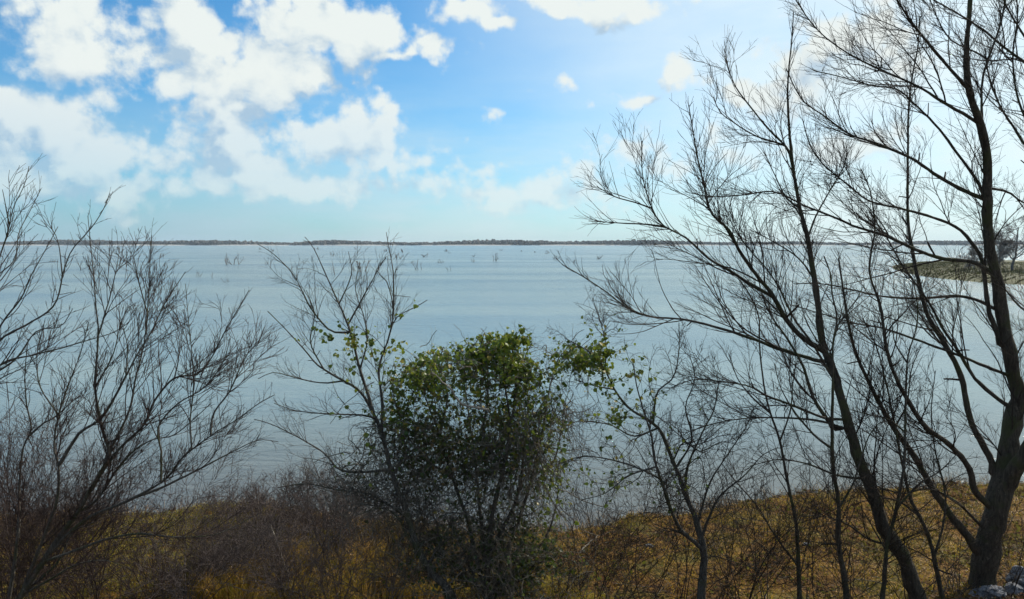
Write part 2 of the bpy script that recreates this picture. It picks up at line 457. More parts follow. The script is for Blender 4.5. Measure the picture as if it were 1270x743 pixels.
def ico(level=1):
    import bmesh
    bm = bmesh.new(); bmesh.ops.create_icosphere(bm, subdivisions=level, radius=1)
    V = np.array([v.co[:] for v in bm.verts]); F = np.array([[v.index for v in f.verts] for f in bm.faces]); bm.free()
    return V, F
IV, IF = ico(2)
VV, FF, nn = [], [], 0
prof = lambda x: 15 + 3.5 * np.sin(x / 310 + .5) + 2.5 * np.sin(x / 97 + 2) + 7 * np.exp(-((x + 770) / 110) ** 2) + 3 * np.exp(-((x + 200) / 200) ** 2)
for r in range(5):
    for x in np.arange(-4100, 4100, 13.0):
        cx = x + rng.uniform(-6, 6); cy = 3030 + r * 30 + rng.uniform(-10, 10) + 25 * math.sin(cx / 260)
        hgt = prof(cx) * rng.uniform(.78, 1.08) * (1 + .03 * r)
        sc = np.array([rng.uniform(7, 12), rng.uniform(7, 11), hgt * .55])
        jit = 1 + .22 * rng.normal(size=(len(IV), 1)).clip(-1.5, 1.5)
        VV.append(IV * sc * jit + np.array([cx, cy, hgt * .45 + 1])); FF.append(IF + nn); nn += len(IV)
        if r >= 3 and rng.random() < .5: continue
tag(link('far_woods', mesh_from('far_woods', np.concatenate(VV), F3=np.concatenate(FF), smooth=False), M['far_wood']), 'dark line of winter woods along the far shore', kind='stuff')

# grassy spit on the right with its own trees
pts = [(1108, 331.5), (1112, 335), (1135, 341), (1160, 345), (1190, 348), (1220, 351), (1270, 353.5), (1400, 357), (1700, 362)]
front = []
for px, py in pts:
    d = ray(px, py); s = CAM_H / -d[2]; front.append([d[0] * s, d[1] * s])
back = []
for px, py in [(1108, 331), (1113, 330.5), (1135, 329.6), (1160, 328.3), (1190, 327), (1220, 326), (1270, 325), (1400, 324), (1700, 323)]:
    d = ray(px, py); s = CAM_H / -d[2]; back.append([d[0] * s, d[1] * s])
fr = smooth_path(front, 60); bk = smooth_path(back, 60)
rows = []
for t, z in ((0, -.3), (.012, .35), (.05, .8), (.15, 1.1), (.3, 1.3), (.5, 1.4), (.75, 1.2), (1, -.3)):
    p = fr * (1 - t) + bk * t
    zz = np.full(60, z)
    taper = np.minimum(np.linspace(0, 1, 60) * 5, 1) if z > 0 else np.ones(60)
    zz = zz * taper + np.array([.25 * nz(a, c, .08, 2) + .12 * nz(a, c, .4, 4) for a, c in p]) * (0 < t < 1)
    rows.append(np.column_stack([p, zz]))
V = np.concatenate(rows); q = (np.arange(7)[:, None] * 60 + np.arange(59)[None]).ravel()
tag(link('grassy_spit', mesh_from('grassy_spit', V, F4=np.stack([q, q + 1, q + 61, q + 60], -1)), M['spit']), 'low grassy spit of land reaching into the lake from the right', kind='structure')
# rough grass on the spit
n = 24000; u = rng.uniform(0.03, 1, n) ** 1.0 * 59; i = np.minimum(u.astype(int), 58); w = rng.uniform(0, .6, n) ** 1.5
p = (fr[i] * (1 - w[:, None]) + bk[i] * w[:, None]); z0 = np.interp(w, [0, .012, .05, .15, .3, .5, .75], [-.3, .35, .8, 1.1, 1.3, 1.4, 1.2]) * np.minimum(u / 59 * 5, 1)
P = np.zeros((n, 3, 3)); P[:, 0] = np.column_stack([p, z0 - .1]); d = rng.normal(size=(n, 3)) * .14; d[:, 2] = rng.uniform(.15, .5, n)
P[:, 1] = P[:, 0] + d * .6; P[:, 2] = P[:, 0] + d * [1.4, 1.4, 1]
Vt, Ft = tubes(P, np.tile([.05, .04, .012], (n, 1)), 3)
tag(link('spit_grass', mesh_from('spit_grass', Vt, F4=Ft, tint=np.repeat(rng.random(n), 9)), M['spit_grass']), 'olive and tan rough grass covering the far spit', 'grass', kind='stuff')

# ------------------------------------------------------------------ trees traced from their limbs
def leaf_arrays(C, D, N, S, fold=.25):
    """leaf blades: centre base C, direction D, normal N, size S"""
    D = D / (np.linalg.norm(D, axis=1, keepdims=True) + 1e-9)
    B = np.cross(D, N); B /= np.linalg.norm(B, axis=1, keepdims=True) + 1e-9
    N = np.cross(B, D)
    sh = np.array([[0, 0, 0], [0, .5, .04], [0, 1.0, -.12], [-.34, .02, .08], [-.48, .38, .14], [-.28, .75, .05], [.34, .02, .08], [.48, .38, .14], [.28, .75, .05]])
    V = C[:, None] + S[:, None, None] * (sh[None, :, 0:1] * B[:, None] + sh[None, :, 1:2] * D[:, None] + sh[None, :, 2:3] * N[:, None])
    f = np.array([[0, 3, 4, 1], [1, 4, 5, 2], [0, 1, 7, 6], [1, 2, 8, 7]])
    F = (np.arange(len(C))[:, None, None] * 9 + f[None]).reshape(-1, 4)
    return V.reshape(-1, 3), F
sh1 = leaf_arrays(np.zeros((1, 3)), np.array([[0, 1., 0]]), np.array([[0, 0, 1.]]), np.array([1.]))
LEAF_ME = mesh_from('leaf', sh1[0], F4=sh1[1], tint=np.zeros(9)); LEAF_ME.materials.append(M['leaf'])

def traced(name, label, cat, Y0, limbs, barkm, twigm, levels, group=None, drift=.35, base_z=None, wig=.012, extra=None, flare=1.25, trunks=1):
    """limbs: list of (pixels, w0, w1) ; the first `trunks` limbs are trunks. Real distances from the joints on."""
    x0, y0 = limbs[0][0][0]
    b0 = at(x0, y0, Y0)
    base = np.array([b0[0], Y0, gz(b0[0], Y0) - .05])
    root = link(name, None, None, loc=base); tag(root, label, cat, group)
    done_px, done_Y, done_w = [], [], []
    allP, allR = [], []
    for li, (px, w0, w1) in enumerate(limbs):
        px = [tuple(map(float, p)) for p in px]
        if li < trunks or not done_px:
            Ys = Y0
        else:
            dp = np.concatenate(done_px); dY = np.concatenate(done_Y)
            j = np.argmin(((dp - np.array(px[0])) ** 2).sum(1)); Ys = dY[j]
            if ((dp[j] - px[0]) ** 2).sum() < 60 ** 2: px = [tuple(dp[j])] + px[(1 if ((dp[j] - px[0]) ** 2).sum() < 144 else 0):]
            if len(px) < 2: px.append(limbs[li][0][-1])
        L = sum(math.dist(a, c) for a, c in zip(px[:-1], px[1:])); Lm = L / FPX * Ys
        K = int(np.clip(L / 9, 8, 60))
        sp = smooth_path(px, K)
        dr = rng.uniform(-1, 1) * drift * Lm if li >= trunks else rng.uniform(-.1, .1) * Lm
        tt = np.linspace(0, 1, K)
        Yk = Ys + dr * tt + .06 * Lm * np.sin(tt * 7 + rng.uniform(0, 6)) * tt
        P = np.array([at(a, c, y) for (a, c), y in zip(sp, Yk)])
        if isinstance(w0, (list, tuple)):
            wl = np.interp(tt, np.linspace(0, 1, len(w0)), w0); w0 = w0[0]
        else:
            wl = w1 + (w0 - w1) * (1 - tt) ** (1.5 if li < trunks else 1.35)
        r = wl * (.79 if w0 > 9 else .9) / 2 / FPX * Yk
        if li < trunks:
            gpt = np.array([P[0, 0], P[0, 1], base[2] - .15])
            if P[0, 2] > gpt[2] + .05:
                m_ = max(2, int((P[0, 2] - gpt[2]) / .12)); add = np.linspace(0, 1, m_, endpoint=False)[:, None]
                # carry on below the first traced point down to the soil, easing to vertical
                P = np.vstack([gpt * (1 - add) + P[0] * add, P]); r = np.concatenate([np.full(m_, r[0]), r])
            r = r * (1 + (flare - 1) * np.exp(-np.maximum(P[:, 2] - P[0, 2], 0) / .35))
        K = len(P)
        # knobbly wood
        P[1:] += rng.normal(size=(K - 1, 3)) * np.minimum(r[1:, None] * .10, .012)
        r = r * (1 + .06 * rng.normal(size=K).clip(-2, 2))
        sides = 14 if w0 > 12 else (9 if w0 > 5 else 6)
        Vt, Ft = tubes(P[None], r[None], sides)
        if w0 > 12:
            c = np.repeat(P, sides, 0); dv = Vt - c
            k = np.array([1 + .13 * nz(v[0] * 6, v[2] * 1.5, 1.5, v[1]) + .06 * nz(v[0] * 20, v[2] * 3, 1, v[1] * 3) for v in Vt]); Vt = c + dv * k[:, None]
        me = mesh_from('limb', Vt - base, F4=Ft)
        o = link('trunk' if li < trunks else 'branch', me, barkm, root)
        done_px.append(sp); done_Y.append(Yk)
        allP.append(smooth_path(P, 20)); allR.append(np.interp(np.linspace(0, 1, 20), np.linspace(0, 1, K), r))
    acc = Acc()
    cur = (np.array(allP), np.array(allR)); tips = []
    sP, sR = grow(*cur, .7, .22, ang=62, up=.02, wander=.1, K=4, rk=.55, rl=.06, rmin=.004, taper=.7)
    acc.add(*tubes(sP, sR, 5))
    first = True
    for kw in levels:
        kw = dict(kw); s = kw.pop('sides', 3); src = kw.pop('src', None)
        inp = cur if src is None else (np.array(allP), np.array(allR))
        nP, nR = grow(*inp, **kw)
        if len(nP) == 0: break
        Vt, Ft = tubes(nP, nR, s); acc.add(Vt, Ft)
        tips.append((nP, nR)); cur = (nP, nR)
    if not acc.empty():
        tw = link('twigs', acc.mesh('twigs', base), twigm, root); tw['kind'] = 'stuff'
    return root, base, tips, (np.array(allP), np.array(allR))

willow = lambda d=1.0, b=None: [
    dict(per_m=1.5 * d, L=1.5, ang=34, up=.035, wander=.06, K=13, tmin=.15, tmax=.82, rk=.55, rl=.0055, rmin=.0045, sides=5, bias=b, plen=.8),
    dict(per_m=4.2 * d, L=.85, ang=34, up=.03, wander=.07, K=9, rk=.6, rl=.0045, rmin=.0030, sides=4, bias=b, plen=.7, tmin=.08),
    dict(per_m=4.6 * d, L=.6, ang=28, up=.035, wander=.08, K=6, rmin=.0026, rl=.003, bias=b, plen=.7),
    dict(per_m=3.4 * d, L=.36, ang=26, up=.03, wander=.08, K=4, rmin=.0022, rl=.003),
    dict(src=1, per_m=5.5 * d, L=.95, ang=30, up=.04, wander=.06, K=9, tmin=.55, rk=.8, rmin=.0030, rl=.0045, sides=4, plen=.9),
    dict(per_m=4.5, L=.5, ang=30, up=.03, wander=.08, K=5, rmin=.0024, rl=.003)]

TREE_A = [
 ([(1217, 742), (1222, 700), (1231, 650), (1243, 600), (1253, 541), (1263, 492), (1254, 453), (1241, 380), (1230, 320), (1225, 284), (1224, 240), (1225, 202), (1216, 153), (1202, 113), (1199, 61), (1202, 20), (1207, -60), (1215, -170)], [38, 37, 33, 28, 23, 19, 17, 15, 13, 11, 9, 7, 6, 5, 4], 5),
 ([(1240, 620), (1258, 585), (1280, 545), (1300, 470), (1308, 380), (1300, 280), (1310, 150), (1300, 0), (1310, -100)], 24, 5),
 ([(1217, 153), (1208, 149), (1170, 127), (1138, 107), (1093, 87), (1053, 67), (1021, 44), (1000, 20), (985, -4)], 5, 1.3),
 ([(1200, 115), (1178, 85), (1154, 57), (1134, 32), (1113, 0), (1100, -30)], 5, 2),
 ([(1222, 250), (1195, 236), (1162, 218), (1130, 196), (1081, 176), (1053, 166), (1021, 143), (996, 125), (982, 101), (975, 85)], 6, 1.3),
 ([(1224, 262), (1216, 232), (1190, 194), (1162, 157), (1134, 129), (1113, 111), (1081, 106), (1041, 95), (1010, 88)], 5, 1.3),
 ([(1228, 335), (1205, 325), (1169, 321), (1137, 310), (1104, 295), (1078, 286), (1060, 281), (1041, 272), (1000, 256), (960, 238), (921, 242), (882, 244), (850, 238)], 6, 1.2),
 ([(1240, 430), (1238, 418), (1226, 382), (1223, 358), (1217, 320), (1205, 302), (1190, 284), (1158, 270), (1119, 259), (1078, 249), (1053, 230), (1021, 204), (1004, 178), (996, 150)], 7, 1.4),
 ([(1242, 395), (1214, 373), (1187, 367), (1158, 369), (1125, 370), (1090, 367), (1060, 360), (1020, 352), (985, 352)], 5, 1.2),
 ([(1250, 462), (1226, 456), (1190, 441), (1149, 426), (1119, 415), (1090, 406), (1060, 401), (1022, 390), (981, 378)], 5, 1.3),
 ([(1232, 590), (1228, 568), (1204, 522), (1192, 468), (1170, 424), (1149, 388), (1138, 343), (1131, 308), (1126, 270), (1126, 182), (1127, 133), (1131, 97), (1138, 60), (1141, 20)], 11, 1.8),
 ([(1226, 640), (1210, 610), (1199, 576), (1175, 549), (1150, 532), (1131, 505), (1111, 468), (1099, 429), (1092, 380), (1079, 341), (1081, 308), (1085, 284), (1080, 240), (1068, 210)], 11, 1.6),
 ([(1216, 700), (1199, 664), (1175, 634), (1150, 595), (1131, 561), (1106, 527), (1082, 483), (1062, 439), (1052, 400), (1046, 360), (1040, 320)], 15, 2.5),
 ([(1220, 165), (1218, 149), (1218, 101), (1226, 73), (1239, 36), (1247, 0), (1252, -40)], 4, 2),
 ([(1225, 78), (1212, 66), (1178, 48), (1158, 12), (1150, -15)], 3, 1.2),
 ([(1227, 230), (1250, 238), (1270, 252), (1300, 262)], 4, 2),
 ([(1245, 500), (1210, 470), (1185, 430), (1168, 405), (1150, 372), (1120, 330), (1100, 295), (1078, 262)], 6, 1.5),
 ([(1302, 250), (1285, 205), (1270, 178), (1259, 161), (1239, 129), (1226, 93), (1222, 60)], 5, 1.5),
 ([(1306, 130), (1290, 95), (1270, 77), (1243, 57), (1218, 36), (1186, 16), (1158, 0), (1130, -15)], 5, 1.5),
 ([(1303, 100), (1286, 70), (1270, 44), (1255, 20), (1245, 0), (1238, -25)], 4, 1.5),
 ([(1306, 210), (1280, 165), (1262, 120), (1256, 70), (1262, 20), (1258, -30)], 4, 1.5),
 ([(1306, 420), (1285, 395), (1262, 378), (1240, 350), (1224, 338)], 5, 1.5),
 ([(1228, 660), (1205, 640), (1180, 618), (1150, 606), (1120, 612), (1090, 604), (1060, 590)], 5, 1.2),
]
tA = traced('willow_tree', 'largest bare willow, thick forked trunk leaning right near the frame edge', 'tree', 12.2, TREE_A, M['bark_willow'], M['twig_dark'], willow(1.3, (-.16, 0, .08)), flare=1.15)

TREE_C = [
 ([(1138, 748), (1135, 732), (1121, 693), (1096, 654), (1082, 610), (1064, 566), (1048, 512), (1035, 463), (1021, 432), (1016, 393), (1009, 340), (1002, 298), (992, 258), (985, 218), (980, 174), (977, 124), (978, 89), (982, 50), (984, 15)], 25, 1.6),
 ([(1018, 443), (993, 417), (973, 393), (957, 364), (938, 341), (917, 311), (904, 285), (882, 264), (874, 233), (865, 195), (859, 160), (854, 130)], 8, 1.3),
 ([(957, 366), (930, 352), (904, 335), (878, 320), (852, 296), (822, 279), (809, 259), (800, 233), (796, 208), (796, 175)], 5, 1.1),
 ([(808, 262), (788, 251), (762, 244), (740, 231)], 2.5, 1), ([(822, 280), (800, 278), (775, 277), (730, 274)], 2.5, 1),
 ([(1028, 452), (1013, 447), (961, 431), (912, 413), (852, 397), (809, 393), (779, 382), (749, 360), (723, 343), (697, 328)], 6, 1.2),
 ([(985, 225), (977, 186), (952, 159), (928, 129), (913, 109), (903, 84), (898, 60)], 4, 1.2), ([(982, 200), (975, 182), (938, 169), (913, 154), (893, 139), (885, 120)], 3.2, 1.1),
 ([(1047, 522), (1022, 518), (981, 502), (949, 490), (929, 479), (892, 473), (860, 471), (830, 482)], 4.5, 1.1),
 ([(1050, 530), (1010, 521), (941, 518), (892, 524), (850, 537)], 4, 1.1),
 ([(1044, 535), (1034, 530), (1009, 494), (997, 457), (977, 421), (957, 393), (945, 365), (940, 340)], 6, 1.5),
 ([(1040, 480), (1010, 430), (985, 395), (965, 355), (948, 330), (922, 300), (905, 262)], 4, 1.2),
 ([(1000, 300), (1012, 268), (1030, 235), (1047, 205), (1050, 180)], 3, 1.2), ([(992, 262), (975, 245), (960, 215), (948, 190)], 3, 1.1),
 ([(1076, 600), (1040, 590), (1000, 575), (965, 570), (930, 578)], 4, 1.1), ([(1009, 345), (990, 320), (960, 300), (930, 285)], 3, 1.1),
 ([(1110, 680), (1080, 670), (1050, 650), (1020, 640), (985, 642)], 4, 1.1),
]
tC = traced('willow_tree', 'slimmer bare willow leaning left in front of the water, left of the largest', 'tree', 11.4, TREE_C, M['bark_willow'], M['twig_dark'], willow(1.35, (-.10, 0, .14)))

sap = lambda d=1.0: [dict(per_m=3.6 * d, L=.9, ang=40, up=.05, wander=.13, K=7, rmin=.0030, rl=.005, sides=4), dict(per_m=6 * d, L=.5, ang=40, up=.04, wander=.13, K=5, rmin=.0028, rl=.004), dict(per_m=6, L=.26, ang=38, up=.03, wander=.1, K=4, rmin=.002)]
SAPS = [
 ('young willow whose thin trunk rises upright just left of the leaning willow', 10.9, [
  ([(1050, 750), (1048, 720), (1040, 673), (1040, 625), (1033, 576), (1032, 527), (1033, 478), (1033, 429), (1038, 395), (1032, 364), (1030, 340), (1022, 318)], 9, 1.8),
  ([(1040, 630), (1058, 600), (1066, 575), (1078, 540), (1090, 525)], 4, 1.2), ([(1033, 560), (1010, 540), (985, 510), (968, 480), (960, 450)], 4, 1.2), ([(1036, 410), (1052, 385), (1062, 372), (1072, 352)], 3, 1), ([(1034, 440), (1015, 425), (1000, 398), (992, 370)], 3, 1)]),
 ('slender sapling curving left over the bank, second trunk right of the leafy small tree', 11.0, [
  ([(991, 748), (991, 720), (989, 673), (986, 640), (975, 590), (967, 545), (955, 511), (947, 475), (942, 430), (941, 393), (929, 364), (915, 345)], 6.5, 1.5),
  ([(987, 703), (964, 668), (940, 629), (915, 600), (895, 575)], 4, 1.2), ([(966, 545), (980, 510), (984, 470), (990, 440)], 3, 1.1), ([(955, 512), (935, 495), (915, 470), (905, 440)], 3, 1.1)]),
 ('thin sapling crossing in front of the leaning willow lower trunk', 11.0, [
  ([(1094, 750), (1096, 722), (1101, 673), (1111, 634), (1121, 576), (1123, 507), (1126, 444), (1136, 409), (1138, 380), (1133, 350)], 7, 1.5),
  ([(1100, 680), (1080, 650), (1062, 620)], 3, 1.2), ([(1112, 630), (1140, 600), (1165, 585), (1190, 560)], 4, 1.2), ([(1122, 540), (1102, 520), (1080, 515), (1055, 508)], 3, 1.1), ([(1125, 450), (1110, 425), (1106, 395)], 3, 1)]),
 ('arching multi stemmed sapling between the leaning willow and the largest trunk', 11.6, [
  ([(1168, 738), (1160, 700), (1150, 660), (1130, 620), (1118, 570), (1108, 520), (1098, 470), (1085, 425), (1070, 395)], 7, 1.5),
  ([(1158, 692), (1170, 650), (1172, 610), (1160, 560), (1155, 510), (1160, 460)], 4, 1.3), ([(1140, 640), (1115, 622), (1090, 618), (1060, 625)], 3.5, 1.1), ([(1110, 530), (1125, 500), (1130, 460), (1142, 430)], 3, 1.1)]),
]
for lab, Y, limbs in SAPS:
    traced('sapling', lab, 'sapling', Y, limbs, M['bark_willow'], M['twig_dark'], sap(1.5), group='bare saplings on the right bank', drift=.3)

TREE_D = [
 ([(870, 760), (869, 739), (873, 693), (866, 654), (851, 614), (832, 566), (820, 536), (806, 522), (781, 507), (762, 483), (747, 453), (727, 434), (700, 419)], 15, 1.5),
 ([(872, 690), (864, 675), (842, 654), (826, 614), (812, 571), (808, 541), (800, 515), (790, 480), (785, 450)], 7, 1.4),
 ([(850, 612), (854, 575), (874, 531), (886, 507), (890, 480)], 5, 1.3), ([(818, 534), (786, 541), (757, 527), (718, 522), (700, 530)], 3, 1.1),
 ([(828, 600), (820, 595), (776, 575), (727, 566), (693, 575)], 3.5, 1.1), ([(808, 524), (815, 487), (835, 468), (842, 434), (842, 400)], 3.5, 1.2),
 ([(868, 665), (880, 640), (894, 614), (923, 590), (945, 565), (965, 555)], 4.5, 1.1), ([(862, 648), (880, 600), (905, 560), (925, 530), (935, 505)], 4, 1.1),
 ([(812, 575), (780, 590), (750, 612), (720, 620)], 3, 1), ([(840, 585), (858, 545), (850, 505), (862, 470), (855, 440)], 3.5, 1.1), ([(762, 485), (735, 478), (712, 470)], 2.5, 1), ([(748, 455), (752, 430), (745, 400), (735, 370)], 2.5, 1),
 ([(832, 570), (848, 548), (868, 560), (895, 548), (915, 552)], 3, 1)]
bushy = lambda d=1.0: [dict(per_m=7.0 * d, L=.85, ang=50, up=.03, wander=.2, K=8, rmin=.0030, rl=.005, sides=4, plen=.7), dict(per_m=7.5 * d, L=.42, ang=50, up=.02, wander=.2, K=6, rmin=.0028, rl=.004), dict(per_m=7, L=.22, ang=45, up=.02, wander=.2, K=4, rmin=.002)]
tD = traced('small_tree', 'small crooked grey tree right of centre with scattered vine leaves in its top', 'tree', 10.9, TREE_D, M['bark_grey'], M['twig_grey'], bushy(1.45), drift=.4)

TREE_E = [
 ([(566, 755), (556, 733), (532, 705), (516, 676), (503, 632), (487, 591), (475, 542), (463, 513), (446, 485), (418, 468), (393, 452), (377, 433), (350, 404), (332, 386)], 15, 1.3),
 ([(463, 515), (455, 485), (446, 457), (434, 410), (419, 374), (407, 347), (389, 308), (378, 294)], 5, 1), ([(434, 412), (410, 410), (386, 383), (374, 359), (362, 338), (338, 314), (320, 303)], 3, .9),
 ([(475, 540), (474, 500), (470, 457), (482, 419), (488, 386), (480, 350), (467, 335), (479, 320)], 4.5, 1), ([(482, 419), (491, 395), (517, 380), (530, 372)], 2.5, .9), ([(486, 390), (488, 341), (483, 311), (479, 288)], 2.5, .8),
 ([(434, 403), (449, 371), (467, 338), (479, 318)], 2.5, .8), ([(484, 580), (455, 585), (422, 583), (402, 562), (369, 542), (336, 526), (315, 520)], 4.5, 1), ([(466, 520), (450, 515), (402, 513), (365, 509), (340, 500)], 3, 1),
 ([(505, 640), (480, 625), (455, 612), (420, 608), (380, 600), (345, 605)], 4, 1), ([(516, 678), (505, 665), (492, 640), (470, 630), (440, 640)], 4, 1), ([(488, 590), (505, 560), (525, 535), (550, 520)], 4, 1.2),
 ([(425, 470), (400, 475), (372, 470), (340, 462), (320, 470)], 2.5, .9), ([(448, 458), (455, 425), (452, 395), (441, 360), (445, 330)], 2.5, .8), ([(420, 375), (436, 340), (432, 312)], 2, .8),
 ([(400, 455), (385, 425), (390, 390), (380, 360)], 2.5, .8), ([(532, 705), (545, 675), (560, 650), (580, 630)], 4, 1.2)]
tE = traced('small_tree', 'leaning dark trunked small tree left of centre, bare fan of twigs against the lake', 'tree', 11.0, TREE_E, M['bark_grey'], M['twig_grey'], [dict(per_m=8, L=.75, ang=36, up=.06, wander=.10, K=9, rmin=.0028, rl=.004, sides=4, plen=.7, tmax=.8), dict(per_m=7, L=.5, ang=36, up=.05, wander=.11, K=6, rmin=.0022, rl=.0035), dict(per_m=4, L=.2, ang=36, up=.05, wander=.12, K=4, rmin=.0019)], drift=.35)

# the leaf covered thicket in the centre
TREE_F = [
 ([(604, 755), (604, 735), (606, 680), (612, 630), (625, 580), (632, 530), (628, 490), (620, 450), (615, 425)], 12, 2),
 ([(598, 750), (590, 690), (578, 640), (560, 590), (545, 540), (530, 500), (520, 470)], 8, 1.5), ([(612, 752), (625, 690), (645, 640), (660, 590), (672, 540), (680, 490), (690, 450), (705, 430)], 8, 1.5),
 ([(606, 700), (596, 640), (590, 580), (582, 520), (575, 470), (568, 430)], 6, 1.5), ([(612, 690), (640, 620), (650, 560), (655, 500), (650, 450), (660, 425)], 6, 1.5),
 ([(625, 580), (600, 540), (605, 490), (595, 440), (600, 415)], 5, 1.2), ([(560, 590), (530, 570), (505, 540), (490, 500), (485, 470)], 4, 1.2), ([(660, 590), (685, 575), (695, 540), (700, 500)], 4, 1.2),
 ([(605, 740), (560, 700), (530, 660), (515, 610)], 5, 1.5), ([(610, 740), (650, 700), (680, 660), (692, 610), (690, 570)], 5, 1.5), ([(632, 530), (640, 480), (635, 440), (641, 415)], 4, 1.2), ([(545, 540), (555, 490), (545, 455), (550, 430)], 4, 1.2),
 ([(604, 745), (585, 710), (570, 670), (552, 640)], 4, 1.5), ([(612, 745), (640, 722), (665, 700), (690, 690)], 4, 1.5)]
tF = traced('vine_draped_bush', 'dense tangled bush in the centre, green leaves on top and grey stems below', 'bush', 11.6, TREE_F, M['bark_grey'], M['twig_grey'],
    [dict(per_m=11, L=.8, ang=55, up=.0, wander=.24, K=9, rmin=.0032, rl=.004, sides=3, plen=.8, tmin=.05), dict(per_m=8, L=.48, ang=55, up=-.04, wander=.24, K=7, rmin=.0026, rl=.003, plen=.8), dict(per_m=5.5, L=.26, ang=50, up=-.02, wander=.22, K=4, rmin=.0022)], drift=.55, flare=1.0)

TREE_G = [
 ([(2, 775), (24, 743), (61, 685), (98, 632), (122, 591), (135, 562), (126, 530), (118, 481), (120, 446), (122, 411), (119, 381), (117, 351), (113, 309), (109, 268)], 12, 1),
 ([(61, 686), (85, 662), (114, 640), (163, 619), (204, 595), (228, 566), (265, 538), (293, 521), (320, 501), (340, 490)], 6, 1.1), ([(163, 620), (200, 605), (245, 583), (285, 562), (320, 546), (345, 548)], 4, 1),
 ([(55, 698), (100, 680), (135, 668), (171, 662), (220, 666), (261, 664), (285, 656), (315, 640)], 5, 1), ([(24, 745), (45, 690), (68, 630), (73, 600), (72, 575), (67, 554), (73, 513), (90, 464), (98, 444), (110, 400)], 6, 1),
 ([(72, 582), (98, 538), (122, 522), (135, 505), (155, 469), (170, 440), (188, 411), (204, 377), (230, 337)], 5, 1), ([(5, 770), (18, 700), (24, 644), (24, 603), (29, 554), (39, 534), (33, 501), (31, 464), (35, 420)], 6, 1), ([(39, 536), (55, 524), (69, 517), (86, 501), (100, 490)], 3, 1),
 ([(122, 592), (147, 558), (179, 526), (192, 497), (216, 469), (245, 464), (264, 441), (279, 411), (309, 360)], 5, 1), ([(196, 600), (200, 570), (200, 558), (196, 530), (220, 501), (253, 481), (277, 448), (285, 420)], 3.5, 1),
 ([(261, 540), (265, 513), (285, 485), (306, 440), (335, 415)], 3, 1), ([(135, 562), (160, 510), (168, 470), (178, 430), (183, 385), (186, 330), (188, 292)], 3.5, .9), ([(183, 390), (172, 350), (164, 322)], 2, .8),
 ([(98, 634), (120, 620), (140, 590), (165, 560), (190, 545), (215, 540), (240, 520), (262, 500)], 4, 1), ([(24, 740), (60, 720), (95, 700), (130, 695), (160, 705)], 4, 1), ([(26, 735), (70, 700), (90, 660), (120, 645), (150, 600)], 5, 1),
 ([(235, 560), (236, 520), (240, 480), (238, 440), (234, 400), (230, 352)], 2.5, .8), ([(118, 481), (140, 440), (150, 400), (160, 380)], 2.5, .8), ([(122, 416), (136, 370), (145, 330), (149, 305)], 2.5, .8), ([(72, 514), (50, 480), (46, 440), (55, 400)], 2.5, .8),
 ([(155, 470), (158, 430), (150, 395)], 2, .8), ([(216, 470), (222, 440), (218, 415)], 2, .8)]
redsh = lambda d: [dict(per_m=3.0 * d, L=.85, ang=30, up=.03, wander=.05, K=11, rmin=.0034, rl=.005, sides=5, plen=.8, bias=(.12, 0, .04), tmax=.75),
    dict(per_m=5.5 * d, L=.6, ang=30, up=.035, wander=.055, K=9, rmin=.0028, rl=.004, sides=4, plen=.7, bias=(.06, 0, .05)), dict(per_m=5.0 * d, L=.4, ang=28, up=.035, wander=.06, K=7, rmin=.0024, rl=.003, sides=3), dict(per_m=4.0, L=.24, ang=28, up=.04, wander=.08, K=4, rmin=.0020),
    dict(src=1, per_m=4.5 * d, L=.6, ang=30, up=.03, wander=.07, K=8, tmin=.6, rk=.8, rmin=.0026, rl=.004, plen=.9), dict(per_m=4.5, L=.28, ang=30, up=.03, wander=.08, K=5, rmin=.0021)]
tG = traced('wild_shrub', 'big bare red twigged shrub fanning right from the lower left corner', 'shrub', 9.4, TREE_G, M['bark_grey'], M['twig_red'], redsh(1.45), drift=.35, trunks=1)
TREE_L = [
 ([(-90, 760), (-70, 640), (-45, 540), (-20, 460), (0, 422), (38, 400), (68, 377), (79, 336), (90, 309), (113, 283), (128, 260), (136, 240)], 9, 1),
 ([(-50, 560), (-25, 460), (0, 405), (26, 370), (38, 343), (57, 309), (72, 281)], 5, 1), ([(-55, 575), (-30, 500), (0, 453), (38, 441), (75, 432), (109, 422), (139, 413), (160, 400)], 4.5, 1), ([(-30, 500), (-15, 470), (20, 445), (45, 411), (75, 405), (90, 383)], 4, 1),
 ([(-40, 520), (-25, 420), (-5, 350), (0, 339), (19, 321), (23, 290), (36, 264), (51, 234)], 4, .9), ([(-30, 440), (-10, 350), (0, 317), (8, 294), (17, 257), (30, 230), (36, 206)], 3.5, .9), ([(12, 275), (6, 250), (3, 235)], 2, .8),
 ([(-60, 600), (-40, 500), (0, 470), (30, 455), (60, 430)], 4, .9), ([(79, 340), (72, 300), (60, 276)], 2, .8), ([(-10, 360), (-2, 300), (-5, 250)], 3, .9)]
traced('wild_shrub', 'bare red twigged shrub entering from the left edge, its tips above the horizon', 'shrub', 8.6, TREE_L, M['bark_grey'], M['twig_red'], redsh(.8), drift=.3)

